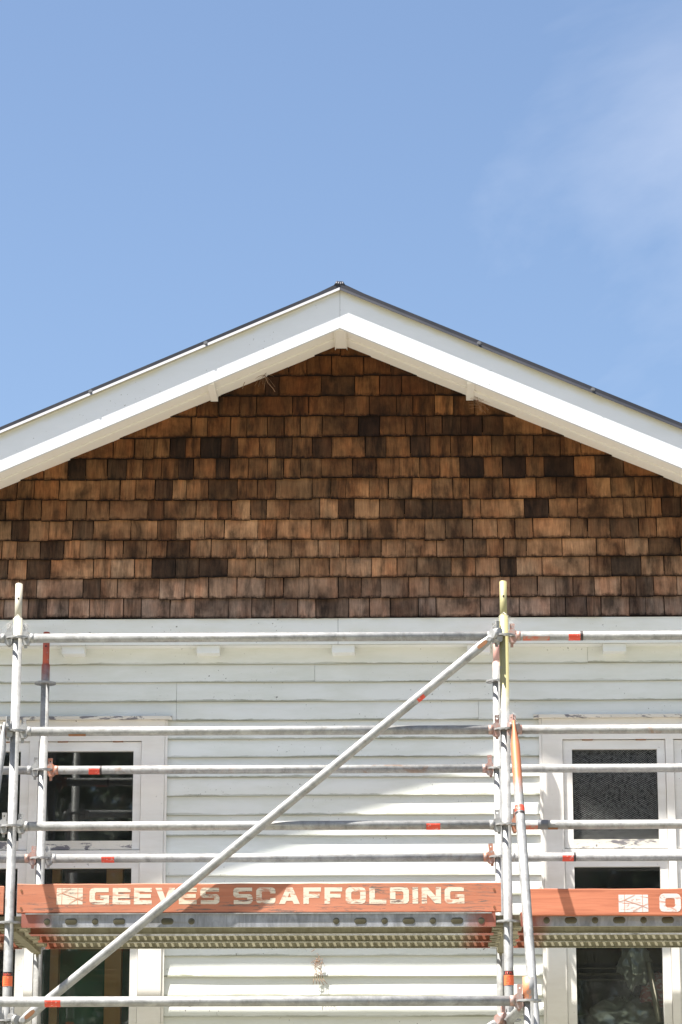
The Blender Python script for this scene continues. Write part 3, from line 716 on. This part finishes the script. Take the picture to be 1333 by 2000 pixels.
def band(r, x0, x1, mat, parent, mw, axis='x', a0=0, a1=360, name='label'):
    if mat == 'rust' and axis == 'x': a0, a1, name = 225, 275, 'rust_patch'
    mb = MB(); n = 24
    full = a1-a0 >= 359
    for i in range(n+1):
        w = R(a0 + (a1-a0)*i/n)
        for u in (x0, x1):
            c, s = math.cos(w)*r, math.sin(w)*r
            mb.v.append((u, c, s) if axis == 'x' else (c, s, u))
    for i in range(n):
        a = 2*i; mb.face((a, a+1, a+3, a+2), 0, True)
    return put(name, mb, mat, parent, mw)
def wrap_text(txt, r, z, size, mat, parent, mw, ang):
    """small raised print bent round a vertical tube"""
    cu = bpy.data.curves.new('print', 'FONT'); cu.body = txt; cu.size = size; cu.align_x = 'CENTER'; cu.offset = size*0.02
    o = bpy.data.objects.new('print', cu); COL.objects.link(o)
    me = bpy.data.meshes.new_from_object(o.evaluated_get(bpy.context.evaluated_depsgraph_get()))
    bpy.data.objects.remove(o)
    for v in me.vertices:
        w = R(ang) + v.co.x/r; v.co = (r*math.cos(w), r*math.sin(w), z+v.co.y)
    me.materials.clear(); me.materials.append(M[mat])
    return put('print', me, None, parent, mw)
for s, x, z0, txt, ang in ((fl, 0, -0.325, 'Layher', -90), (fr, BAY, -0.325, 'ET FC', -90)):
    mw = T(x, 0, 0)
    lab = band(TR+0.0012, z0, z0+0.052, 'orange_label', s, mw, 'z')
    lab2 = band(TR+0.0013, z0+0.052, z0+0.072, 'black_print', s, mw, 'z')
    wrap_text(txt, TR+0.0022, z0+0.056, 0.017, 'red_label', s, mw, ang)
    for k in range(4):
        band(TR+0.0018, z0+0.008+0.011*k, z0+0.0105+0.011*k, 'red_label', s, mw, 'z', -125, -70+7*(k % 2))

def head_mesh():
    """cast wedge head at a ledger end, ring slot towards -X (ring axis at x = 0)"""
    p = [(0.064, -0.0235), (0.056, -0.037), (0.040, -0.040), (0.029, -0.034), (0.0262, -0.020), (0.0262, -0.0065), (0.052, -0.0065), (0.052, 0.0065),
         (0.0262, 0.0065), (0.0262, 0.020), (0.029, 0.030), (0.040, 0.036), (0.056, 0.034), (0.064, 0.0235), (0.082, 0.0235), (0.082, -0.0235)]
    lo = [p[i] for i in (15, 14, 0)]
    mb = MB()
    # two jaws and the neck, each convex, meeting end to end
    up = [(0.0262, 0.0065), (0.0525, 0.0065), (0.066, 0.012), (0.066, 0.0245), (0.056, 0.034), (0.040, 0.036), (0.029, 0.030), (0.0262, 0.020)]
    dn = [(x, -z*1.08) for x, z in reversed(up)]
    mb.prism(up, -0.0185, 0.0185).prism(dn, -0.0185, 0.0185)
    mb.prism([(0.0526, -0.0068), (0.0661, -0.0125), (0.0661, 0.0118), (0.0526, 0.0062)], -0.0180, 0.0180)
    mb.tube((0.0660, 0, 0), (0.088, 0, 0), 0.0265, 16, 0.0252)
    return mb.mesh('wedge_head')
def wedge_mesh():
    m = loops_mesh('wedge', [[[(-0.0085, -0.052), (0.006, -0.052), (0.0135, 0.072), (0.0115, 0.076), (-0.0105, 0.076), (-0.0125, 0.072)], circ(0.0042, 8, 0.0005, 0.058)]], 0.006, 'galvanised')
    return m
HEADS = {}
def heads(mat):
    if mat not in HEADS:
        h = head_mesh(); h.materials.append(M[mat]); w = wedge_mesh(); w.materials.clear(); w.materials.append(M[mat]); HEADS[mat] = (h, w)
    return HEADS[mat]
RX = Matrix.Rotation(math.pi/2, 4, 'X')
def ledger(p, q, mats=('galvanised', 'galvanised'), tube='galvanised', name='ledger', labels=()):
    """horizontal tube from ring to ring with a wedge head at each end; labels: (distance, length, material)"""
    p, q = Vector(p), Vector(q); d = q-p; L = d.length
    base = T(*p) @ Matrix.Rotation(math.atan2(d.y, d.x), 4, 'Z')
    led = put(name, MB().tube((0.085, 0, 0), (L-0.085, 0, 0), TR, 20), tube, scaffold, base)
    for flip, mat in ((False, mats[0]), (True, mats[1])):
        mw = base if not flip else base @ T(L, 0, 0) @ Matrix.Rotation(math.pi, 4, 'Z')
        h, w = heads(mat)
        put('wedge_head', h, None, led, mw)
        tilt = Matrix.Rotation(R(random.uniform(-4, 4)), 4, 'Y')
        put('wedge', w, None, led, mw @ T(0.0435, random.uniform(-.003, .003), random.uniform(-.012, .008)) @ tilt @ RX)
    for (u, ln, mat) in labels: band(TR+0.001, u, u+ln, mat, led, base, 'x', *((168, 300) if mat == 'red_label' and d.y == 0 else (195, 275) if mat == 'faded_red' else (0, 360)), name='label')
    return led
LB = 'red_label'
# the bay in the middle of the picture
ledger((0, 0, 1.5), (BAY, 0, 1.5), ('galvanised', 'galvanised'))
l = ledger((0, 0, 1.0), (BAY, 0, 1.0), ('galvanised', 'head_pink'), 'galvanised', labels=[(0.284, 0.09, 'rust')])
ledger((0, 0, 0.5), (BAY, 0, 0.5), ('galvanised', 'galvanised'), labels=[(2.154, 0.072, LB)])
ledger((0, YR, 1.0), (BAY, YR, 1.0), ('head_orange', 'head_pink'), 'galvanised_rusty', labels=[(0.26, 0.062, LB), (0.322, 0.012, 'black_print')])
ledger((0, YR, 0.5), (BAY, YR, 0.5), ('galvanised', 'head_orange'), labels=[(0.343, 0.072, LB)])
# bays to either side
ledger((BAY, 0, 1.5), (2*BAY, 0, 1.5), ('head_pink', 'galvanised'), labels=[(0.340, 0.062, LB), (0.402, 0.014, 'black_print'), (0.10, 0.14, 'faded_red')])
ledger((BAY, 0, 1.0), (2*BAY, 0, 1.0), ('head_pink', 'galvanised'), 'galvanised_rusty')
ledger((BAY, 0, 0.5), (2*BAY, 0, 0.5), ('head_orange', 'galvanised'), labels=[(0.10, 0.060, 'faded_red'), (0.161, 0.052, 'grey_tape'), (0.214, 0.05, 'rust')])
ledger((BAY, YR, 1.0), (2*BAY, YR, 1.0)); ledger((BAY, YR, 0.5), (2*BAY, YR, 0.5), labels=[(0.352, 0.062, LB), (0.414, 0.013, 'black_print')])
ledger((-BAY, 0, 1.5), (0, 0, 1.5)); ledger((-BAY, 0, 0.5), (0, 0, 0.5))
ledger((-BAY, YR, 1.0), (0, YR, 1.0)); ledger((-BAY, YR, 0.5), (0, YR, 0.5), ('galvanised', 'head_pink'))
for x in (-BAY, 0, BAY, 2*BAY):
    # transoms under the decks: a box section hung between the rows, plus one low down
    tr_ = put('transom', MB().box(-0.0235, 0.0235, 0.09, YR-0.09, -0.036, 0.006), 'dirty_steel', scaffold, T(x, 0, 0))
    for y, rz in ((0, math.pi/2), (YR, -math.pi/2)):
        h, w = heads('dirty_steel'); mw = T(x, y, 0) @ Matrix.Rotation(rz, 4, 'Z')
        put('wedge_head', h, None, tr_, mw); put('wedge', w, None, tr_, mw @ T(0.0435, 0, 0) @ RX)
# outer buttress: short standards tied back, long ledger, raking braces
def outer_standard(x):
    s = put('standard', MB().tube((0, 0, GROUND+0.12), (0, 0, -0.391), TR, 20, bore=0.0205), 'galvanised', scaffold, T(x, YO, 0))
    zz = -0.5
    while zz > GROUND+0.2: put('rosette', ROSETTE, None, s, T(x, YO, zz)); zz -= 0.5
    c = put('collar', MB().tube((0, 0, -0.494), (0, 0, -0.388), TR+0.003, 20, bore=0.0215), 'collar_orange', s, T(x, YO, 0))
    put('base_jack', MB().box(-0.075, 0.075, -0.075, 0.075, GROUND, GROUND+0.008).tube((0, 0, GROUND+0.008), (0, 0, GROUND+0.3), 0.018, 12), 'galvanised_rusty', s, T(x, YO, 0))
    return s
galv('collar_orange', (0.62, 0.25, 0.13), 0, 0.012, -0.004)
XO = 2.622
outer_standard(XO); outer_standard(XO-3.07)
ledger((XO-3.07, YO, -0.5), (XO, YO, -0.5), ('galvanised', 'head_pink'), 'galvanised', labels=[(0.779, 0.075, LB)])
ledger((XO, YO, -0.5), (BAY, 0, -0.5), ('head_pink', 'galvanised'), name='tie')

def brace(a, b, mat='galvanised', labels=(), hm='galvanised', wa=(0, 0), wb=(0, 0)):
    """diagonal tube whose ends are pressed flat and slotted, bolted to a wedge head at each ring"""
    a, b = Vector(a), Vector(b); d = b-a; L = d.length
    xax = d.normalized(); yax = Vector((0, 1, 0))
    if abs(xax.y) > 0.3: yax = Vector((1, 0, 0))
    zax = xax.cross(yax).normalized(); yax = zax.cross(xax).normalized()
    base = Matrix((( xax.x, yax.x, zax.x, a.x), (xax.y, yax.y, zax.y, a.y), (xax.z, yax.z, zax.z, a.z), (0, 0, 0, 1)))
    mb = MB(); n = 20; rings = [(0.0, 0.007, 0.012), (0.006, 0.009, 0.019), (0.05, 0.011, 0.024), (0.10, 0.017, 0.0265), (0.15, TR, TR)]
    rings = rings + [(L-u, ry, rz) for u, ry, rz in reversed(rings)]
    for u, ry, rz in rings:
        for i in range(n):
            w = 2*math.pi*i/n; mb.v.append((u, ry*math.cos(w), rz*math.sin(w)))
    for k in range(len(rings)-1):
        for i in range(n):
            j = (i+1) % n; mb.face((k*n+i, k*n+j, k*n+n+j, k*n+n+i), 0, True)
    mb.face(range(n-1, -1, -1)); e = (len(rings)-1)*n; mb.face(range(e, e+n))
    br = put('brace', mb, mat, scaffold, base)
    for u, sg in ((0.0, 1), (L, -1)):
        # rusty pressed slot and the pivot bolt
        sl = MB()
        for s_ in (-1, 1):
            k0 = len(sl.v); st = ((0.034, 0.0110, 0.004), (0.042, 0.0114, 0.010), (0.060, 0.0132, 0.011), (0.085, 0.0162, 0.011), (0.098, 0.0176, 0.006))
            for uu, yy, hh in st: sl.v += [(u+sg*uu, s_*yy, -hh), (u+sg*uu, s_*yy, hh)]
            for i in range(4): sl.face((k0+2*i, k0+2*i+2, k0+2*i+3, k0+2*i+1))
        put('slot', sl, 'rust', br, base)
        put('bolt', MB().tube((u+sg*0.022, -0.019, 0), (u+sg*0.022, 0.024, 0), 0.009, 8).tube((u+sg*0.022, -0.020, 0), (u+sg*0.022, -0.012, 0), 0.0125, 6), 'galvanised_rusty', br, base)
    for (u, ln, m_) in labels: band(TR+0.001, u, u+ln, m_, br, base, 'x', *((95, 165) if abs(d.y) < 0.01 else (0, 360)), name='label')
    return br
def pivot(x, y, z, rz, mat, parent):
    h, w = heads(mat); mw = T(x, y, z) @ Matrix.Rotation(rz, 4, 'Z')
    put('wedge_head', h, None, parent, mw); put('wedge', w, None, parent, mw @ T(0.0435, 0, 0) @ RX)
b1 = brace((2.506, -0.052, 1.484), (0.075, -0.052, -0.515), labels=[(0.475, 0.045, LB)])
pivot(BAY, 0, 1.5, R(222), 'galvanised', b1); pivot(0, 0, -0.5, R(-42), 'galvanised', b1)
b2 = brace((2.50, -0.052, -0.515), (0.07, -0.052, -2.5)); pivot(BAY, 0, -0.5, R(222), 'head_pink', b2)
b5 = brace((-0.07, -0.052, -0.515), (-2.5, -0.052, 1.484)); pivot(0, 0, -0.5, R(222), 'galvanised', b5)
b3 = brace((2.612, -0.052, 1.035), (2.672, -1.05, -0.96), 'brace_orange' if 'brace_orange' in M else 'galvanised', labels=[(0.545, 0.035, 'red_label'), (0.585, 0.012, 'black_print')])
pivot(BAY, 0, 1.0, R(-42), 'head_pink', b3)
b4 = brace((-0.047, -0.052, 1.035), (0.03-0.13, -1.05, -0.96)); pivot(0, 0, 1.0, R(222), 'galvanised', b4)

# ------------------------------------------------------------------ steel decks, three to a bay
def deck_mesh(L, Wd, perf_rows=True):
    """inverted tray: top sheet with rows of holes, deep side flanges with returned lips"""
    mb = MB(); zt, zb = 0.046, -0.026; th = 0.0025
    rows = [Wd-0.0125] if perf_rows else []; hw = 0.0021
    y = 0.0; edges = []
    for c in rows: edges.append((y, c-hw, False)); edges.append((c-hw, c+hw, True)); y = c+hw
    edges.append((y, Wd, False))
    for (a, b, perf) in edges:
        if not perf:
            k = len(mb.v); mb.v += [(0, a, zt), (L, a, zt), (L, b, zt), (0, b, zt)]; mb.face((k, k+1, k+2, k+3))
        else:
            x = 0.0; pitch = 0.0405; hl = 0.0145; n = int(L/pitch)
            for i in range(n+1):
                x1 = min(L, i*pitch + (pitch-hl)) if i < n else L
                k = len(mb.v); mb.v += [(i*pitch, a, zt), (x1, a, zt), (x1, b, zt), (i*pitch, b, zt)]; mb.face((k, k+1, k+2, k+3))
    mb.box(0, L, 0.0, th, zb, zt-0.0005); mb.box(0, L, Wd-th, Wd, zb, zt-0.0005, 1)
    mb.box(0, L, th, 0.024, zb, zb+th, 1); mb.box(0, L, Wd-0.014, Wd-th, zb, zb+th, 1)
    mb.box(0, L, Wd*0.5-0.03, Wd*0.5-0.027, zt-0.03, zt-0.0006, 1); mb.box(0, L, Wd*0.5+0.027, Wd*0.5+0.03, zt-0.03, zt-0.0006, 1)
    return mb
def deck_end_mat(name, L, c0=(0.20, 0.205, 0.22), c1=(0.40, 0.41, 0.44)):
    t = NT(name)
    x = t.xyz()[0]
    n = t.math('MULTIPLY', t.math('SUBTRACT', t.noise((12, 12, 12), 5, 0.7), 0.5), 0.12)
    a = t.math('ABSOLUTE', t.math('SUBTRACT', x, L/2))
    k = t.remap(t.math('ADD', a, n), L/2-0.17, L/2-0.06)
    g1 = t.remap(t.noise((20, 20, 5), 6, 0.7, 0.8, rnd=True), 0.35, 0.7)
    c = t.mix(g1, c0, c1)
    d = t.remap(t.noise((2, 30, 30), 4, 0.6, rnd=True), 0.5, 0.7)
    c = t.mix(t.math('MULTIPLY', d, 0.4), c, (0.20, 0.17, 0.10))
    c = t.mix(t.math('MULTIPLY', k, 0.85), c, (0.30, 0.075, 0.04))
    t.col(c); M[name] = t.set(0.5, 0.25, 0.4)
DL = BAY-0.128; DW = 0.318
deck_end_mat('deck_steel', DL); deck_end_mat('deck_inside', DL, (0.28, 0.26, 0.18), (0.42, 0.40, 0.30))
DECKS = []
for pr in (False, True):
    _d = deck_mesh(DL, DW, pr).mesh('steel_deck'); _d.materials.append(M['deck_steel']); _d.materials.append(M['deck_inside']); DECKS.append(_d)
def dimple_mesh(w, h=0.034):
    mb = MB(); n = 16; prof = ((0.0, 1.0), (-0.0022, 0.86), (-0.0032, 0.55))
    for dy, s in prof:
        for i in range(n):
            t_ = 2*math.pi*i/n; c, s_ = math.cos(t_), math.sin(t_)
            mb.v.append(((w-h)/2*(1 if c > 0 else -1) + c*h/2*s, dy, s_*h/2*s))
    for k in range(2):
        for i in range(n):
            j = (i+1) % n; mb.face((k*n+i, k*n+j, k*n+n+j, k*n+n+i), 0, True)
    mb.face([2*n+i for i in range(n)], 0, True)
    m = mb.mesh('dimple'); m.materials.append(M['dimple_steel']); return m
D1, D2 = dimple_mesh(0.0341), dimple_mesh(0.064)
CLAW = MB()
for i in range(4): CLAW.box(-0.052, 0.012, 0.02+i*0.072, 0.075+i*0.072, -0.022+0.004*(i % 2), 0.034)
CLAW = CLAW.mesh('claw'); CLAW.materials.append(M['claw_rust'] if 'claw_rust' in M else M['dirty_steel'])
names = {-1: 'left-hand', 0: 'middle', 1: 'right-hand'}
pos = {0: 'front', 1: 'centre', 2: 'rear'}
for b in (-1, 0, 1):
    for k in range(3):
        x0, y0 = b*BAY+0.064, -0.016 + k*(DW+0.012) + (0.0 if k == 0 else 0.055)
        mw = T(x0, y0, 0)
        d = put('steel_deck', DECKS[k > 0], None, None, mw)
        tag(d, '%s galvanised perforated steel deck plank of the %s scaffold bay' % (pos[k], names[b]), 'scaffold deck', 'steel decks hooked between the scaffold transoms')
        for xx in (0.0, DL):
            put('claw', CLAW, None, d, mw @ T(xx, 0, 0) if xx == 0 else mw @ T(xx, DW, 0) @ Matrix.Rotation(math.pi, 4, 'Z'))
        if k == 0:
            put('lip', MB().box(0.02, DL-0.02, -0.009, -0.0003, 0.0405, 0.0458), 'galvanised', d, mw)
            for i in range(19):
                xx = 0.133 + i*0.1242
                if 7 <= i <= 11 or xx > DL-0.05: continue
                put('dimple', (D1, D2)[i % 2], None, d, mw @ T(xx, -0.0002, 0.004))

# ------------------------------------------------------------------ painted timber edge boards with stencilled lettering
GL = {
 'E': (1.0, [[(0,0),(1,0),(1,.25),(.31,.25),(.31,.385),(.95,.385),(.95,.615),(.31,.615),(.31,.75),(1,.75),(1,1),(0,1)]]),
 'F': (0.98, [[(0,0),(.31,0),(.31,.37),(.9,.37),(.9,.61),(.31,.61),(.31,.75),(.98,.75),(.98,1),(0,1)]]),
 'L': (0.95, [[(0,0),(.95,0),(.95,.25),(.31,.25),(.31,1),(0,1)]]),
 'I': (0.31, [[(0,0),(.31,0),(.31,1),(0,1)]]),
 'V': (1.12, [[(.38,0),(.74,0),(1.12,1),(.78,1),(.56,.36),(.34,1),(0,1)]]),
 'N': (1.08, [[(0,0),(.29,0),(.29,.56),(.76,0),(1.08,0),(1.08,1),(.79,1),(.79,.44),(.32,1),(0,1)]]),
 'A': (1.16, [[(0,0),(.33,0),(.41,.19),(.75,.19),(.83,0),(1.16,0),(.75,1),(.41,1)], [(.49,.40),(.67,.40),(.58,.66)]]),
 'D': (1.06, [[(0,0),(.86,0),(.98,.05),(1.06,.17),(1.06,.83),(.98,.95),(.86,1),(0,1)], [(.31,.25),(.31,.75),(.68,.75),(.75,.68),(.75,.32),(.68,.25)]]),
 'O': (1.12, [[(.2,0),(.92,0),(1.05,.06),(1.12,.2),(1.12,.8),(1.05,.94),(.92,1),(.2,1),(.07,.94),(0,.8),(0,.2),(.07,.06)],
              [(.38,.25),(.31,.32),(.31,.68),(.38,.75),(.74,.75),(.81,.68),(.81,.32),(.74,.25)]]),
 'S': (1.08, [[(.03,0),(.88,0),(1.02,.06),(1.08,.18),(1.08,.42),(1.02,.55),(.9,.605),(.30,.605),(.30,.76),(1.05,.76),(1.05,1),(.18,1),(.06,.95),(0,.84),(0,.55),(.06,.44),(.18,.39),(.78,.39),(.78,.24),(.03,.24)]]),
 'G': (1.10, [[(.2,0),(1.1,0),(1.1,.56),(.6,.56),(.6,.36),(.8,.36),(.8,.25),(.37,.25),(.31,.31),(.31,.69),(.37,.75),(1.07,.75),(1.07,1),(.2,1),(.07,.94),(0,.8),(0,.2),(.07,.06)]]),
 'C': (1.08, [[(.2,0),(.9,0),(1.02,.06),(1.08,.18),(1.08,.36),(.78,.36),(.78,.25),(.37,.25),(.31,.31),(.31,.69),(.37,.75),(.78,.75),(.78,.64),(1.08,.64),(1.08,.82),(1.02,.94),(.9,1),(.2,1),(.07,.94),(0,.8),(0,.2),(.07,.06)]]),
}
def lettering(words, z0, h, mat):
    """words: (text, x start, x end)"""
    groups = []
    for txt, xa, xb in words:
        gap = 0.20; tot = sum(GL[c][0] for c in txt) + gap*(len(txt)-1); k = (xb-xa)/tot; x = xa
        for c in txt:
            w, loops = GL[c]; groups.append([[(x+u*k, z0+v*h) for u, v in lp] for lp in loops]); x += (w+gap)*k
    return loops_mesh('lettering', groups, 0.0002, mat)
def rect(x0, x1, z0, z1): return [(x0, z0), (x1, z0), (x1, z1), (x0, z1)]
def line(ax, az, bx, bz, w):
    d = Vector((bx-ax, bz-az)).normalized(); n = Vector((-d.y, d.x))*w/2
    return [(ax-n.x, az-n.y), (bx-n.x, bz-n.y), (bx+n.x, bz+n.y), (ax+n.x, az+n.y)]
def logo(x0, x1, z0, z1, mat, parent, mw):
    put('logo', loops_mesh('logo', [[rect(x0, x1, z0, z1)]], 0.0002, mat), None, parent, mw)
    W, H = x1-x0, z1-z0; f = lambda u, v: (x0+u*W, z0+v*H)
    ln = []
    for i, (a, b) in enumerate((((.2, 0), (.2, 1)), ((.81, 0), (.81, 1)))): ln.append(line(*f(*a), *f(*b), 0.0022))
    put('logo_upright', loops_mesh('logo_upright', [[l_] for l_ in ln], 0.0002, 'logo_line'), None, parent, mw @ T(0, 0, 0.0004))
    ln = [line(*f(.21, .68), *f(.80, .36), 0.0026), line(*f(.01, .58), *f(.19, .69), 0.0021), line(*f(.22, .72), *f(.55, .98), 0.0021), line(*f(.82, .37), *f(.99, .47), 0.0021), line(*f(.48, .05), *f(.79, .33), 0.0021), line(*f(.82, .33), *f(.99, .22), 0.0021)]
    for l_ in ln: put('logo_brace', loops_mesh('logo_brace', [[l_]], 0.0002, 'logo_line'), None, parent, mw @ T(0, 0, 0.0008))
def edge_board(name, x0, x1, z0, z1, yf, mat, label, cat='scaffold board', seed=1):
    rnd = random.Random(seed); mb = MB(); th = 0.036; n = 26
    for i in range(n+1):
        x = x0 + (x1-x0)*i/n
        if i == 0: x += 0.0
        w0, w1 = rnd.uniform(-.0014, .0014), rnd.uniform(-.0014, .0014); wy = 0.0
        mb.v += [(x, yf+wy, z0+w0+.003), (x, yf+wy, z1+w1-.003), (x, yf+.003, z1+w1), (x, yf+th, z1+w1), (x, yf+th, z0+w0), (x, yf+.003, z0+w0)]
    for i in range(n):
        a = 6*i; c = a+6
        for u in range(6):
            v = (u+1) % 6; mb.face((a+u, c+u, c+v, a+v))
    mb.face((0, 1, 2, 3, 4, 5)); e = 6*n; mb.face((e+5, e+4, e+3, e+2, e+1, e))
    return tag(put(name, mb, mat), label, cat)
UP = Matrix.Rotation(math.pi/2, 4, 'X')                    # XY shapes stood up in the XZ plane
YBD = -0.012
bd = edge_board('edge_board', 0.038, 2.536, 0.050, 0.199, YBD, 'orange_timber', 'worn orange timber edge board lettered in cream across the middle scaffold bay', seed=2)
mwl = T(0, YBD-0.0005, 0) @ UP
put('lettering', lettering([('GEEVES', 0.413, 1.085), ('SCAFFOLDING', 1.156, 2.347)], 0.0925, 0.0845, 'cream_lettering'), None, bd, mwl)
logo(0.243, 0.378, 0.0925, 0.177, 'cream_lettering', bd, mwl)
YB2 = -0.062
bd2 = edge_board('edge_board', 2.640, 5.08, 0.024, 0.160, YB2, 'red_timber', 'red-brown grained timber edge board with white square mark at the right edge', seed=5)
mw2 = T(0, YB2-0.0005, 0) @ UP
logo(3.135, 3.286, 0.040, 0.129, 'white_lettering', bd2, mw2)
put('lettering', lettering([('O', 3.344, 3.453)], 0.040, 0.094, 'white_lettering'), None, bd2, mw2)
bd3 = edge_board('edge_board', -2.52, -0.032, 0.045, 0.190, YBD, 'orange_timber', 'orange timber edge board cut off at the left edge of the picture', seed=9)
for o, xs_ in ((bd, (0.06, 2.50)), (bd3, (-0.06,))):
    for x in xs_:
        for z in (0.075, 0.165):
            put('bolt', MB().tube((x, YBD+0.001, z), (x, YBD-0.003, z), 0.006, 10), 'rust', o)

# ------------------------------------------------------------------ small things caught on the building
def strands(name, segs, mat, label, cat, group=None):
    mb = MB()
    for pts, r in segs:
        for a, b in zip(pts, pts[1:]): mb.tube(a, b, r, 5, caps=True)
    return tag(put(name, mb, mat), label, cat, group)
rn = random.Random(11)
segs = []
for i in range(34):                                        # straw clump on the boards under the deck
    c = Vector((1.545+rn.gauss(0, .012), 1.380, -0.075+rn.gauss(0, .022)))
    a = rn.uniform(0, 2*math.pi); L = rn.uniform(.015, .04)
    d = Vector((math.cos(a)*0.8, rn.uniform(-.2, .05), math.sin(a)*1.1))*L
    segs.append(([c-d*0.5, c+Vector((0, -.003, 0)), c+d*0.5], rn.uniform(.0009, .0017)))
for i in range(5): segs.append(([Vector((1.54+.008*i, 1.382, -.11)), Vector((1.54+.012*i-.01, 1.374, -.155)), Vector((1.535+.02*i-.01, 1.372, -.185-.012*rn.random()))], .0016))
strands('straw_clump', segs, 'straw', 'clump of dry straw stuck to the white weatherboards below the deck', 'straw')
segs = []
P = Vector((1.237, 1.222, 3.335))
for i in range(16):
    d = Vector((rn.uniform(-.06, .07), rn.uniform(-.02, 0), rn.uniform(-.10, .03)))
    segs.append(([P, P+d*0.5+Vector((rn.uniform(-.01, .01), 0, .006)), P+d], .0006))
segs.append(([P, P+Vector((.02, -.005, -.05)), P+Vector((.05, -.008, -.085)), P+Vector((.062, -.006, -.105))], .0022))
segs.append(([P+Vector((-.11, 0, -.03)), P+Vector((-.12, -.004, -.055)), P+Vector((-.128, -.004, -.085))], .0018))
strands('straw_wisp', segs, 'straw', 'straw wisps dangling from the left soffit edge on the shingles', 'straw')
segs = []
P = Vector((2.49, 1.222, 3.155))
for i in range(40):
    a = rn.uniform(0, 2*math.pi); L = rn.uniform(.02, .085)
    segs.append(([P+Vector((rn.gauss(0, .008), 0, rn.gauss(0, .01))), P+Vector((math.cos(a)*L*0.8, -.003, math.sin(a)*L))], .0005))
for i in range(4): segs.append(([P, P+Vector((-.03+.005*i, -.004, .05)), Vector((2.455+.006*i, 1.21, 3.225))], .0006))
strands('cobweb', segs, 'straw', 'dusty cobweb splayed on the shingles below the right soffit', 'cobweb')
def web(x, y, z, seed, label):
    q = random.Random(seed); sg = []
    for i in range(9):
        s_ = q.choice((-1, 1)); a = Vector((x, y-.0205, z+.125))
        b = Vector((x+s_*q.uniform(.045, .10), y-.006, z+q.uniform(.02, .075)))
        sg.append(([a, (a+b)/2+Vector((0, 0, -.004)), b], 0.00032))
    strands('cobweb', sg, 'cobweb', label, 'cobweb')
web(0, 0, 1.5, 1, 'fine cobweb strands round the top of the front left standard')
web(BAY, 0, 1.5, 2, 'fine cobweb strands round the yellow standard top')
web(BAY, 0, 1.0, 3, 'fine cobweb strands at the middle coupler of the yellow standard')

# ------------------------------------------------------------------ trees across the garden (seen mirrored in the panes)
def tree_meshes(seed, H):
    q = random.Random(seed); tk = MB()
    tk.tube((0, 0, 0), (0.1, 0.05, H*0.42), 0.26, 10, 0.17); tk.tube((0.1, 0.05, H*0.42), (0.0, 0.1, H*0.9), 0.17, 8, 0.04)
    tips = []
    for i in range(16):
        a = q.uniform(0, 6.28); z = H*q.uniform(0.36, 0.8); L = H*q.uniform(0.16, 0.30)
        p0 = Vector((0.05, 0.06, z)); p1 = p0 + Vector((math.cos(a)*L, math.sin(a)*L, L*q.uniform(0.2, 0.8)))
        tk.tube(p0, p1, 0.075, 6, 0.02); tips.append(p1); tips.append((p0+p1)/2)
        for j in range(3):
            p2 = p1 + Vector((q.gauss(0, .7), q.gauss(0, .7), q.uniform(-.2, .9))); tk.tube(p0.lerp(p1, .7), p2, 0.025, 5, 0.008); tips.append(p2)
    lf = MB()
    for p in tips:
        for i in range(45 if p.z < H*0.52 else 130):
            c = p + Vector((q.gauss(0, .55), q.gauss(0, .55), q.gauss(0, .45))); s_ = q.uniform(.10, .18)
            u = Vector((q.gauss(0, 1), q.gauss(0, 1), q.gauss(0, 1))).normalized()*s_; v = u.orthogonal().normalized()*s_*0.5
            b = len(lf.v); lf.v += [tuple(c-u), tuple(c+v), tuple(c+u), tuple(c-v)]; lf.face((b, b+1, b+2, b+3))
    a, b = tk.mesh('trunk'), lf.mesh('crown'); a.materials.append(M['bark']); b.materials.append(M['leaf']); return a, b
TM = [tree_meshes(21, 13.0), tree_meshes(22, 14.5)]
where = ['far left', 'left', 'left of centre', 'centre', 'right of centre', 'right', 'far right']
spots = [(-13, -40, 1.0, 'front'), (-8.5, -36, 1.1, 'front'), (-3.5, -39, 0.95, 'front'), (0.8, -35, 1.05, 'front'), (5.5, -38, 1.0, 'front'), (10, -36, 1.12, 'front'), (15, -41, 1.0, 'front'),
         (-12, -50, 1.5, 'back'), (-6.5, -49, 1.45, 'back'), (-1.5, -51, 1.55, 'back'), (3.2, -49, 1.5, 'back'), (8, -50, 1.45, 'back'), (13, -51, 1.5, 'back'), (18, -50, 1.5, 'back')]  # back row is added, unseen, to close sky gaps in the pane reflections
for i, (x, y, s_, row) in enumerate(spots):
    mw = T(x, y, GROUND)
    r = empty('garden_tree', (x, y, GROUND), 'leafy garden tree behind the camera, %s in the %s row' % (where[i % 7], row), 'tree', 'trees facing the house')
    for nm, me in zip(('trunk', 'crown'), TM[i % 2]):
        put(nm, me, None, r, mw @ Matrix.Rotation(1.3*i, 4, 'Z') @ Matrix.Diagonal((s_, s_, s_*(1.4 if row == 'back' else 1.0), 1)))
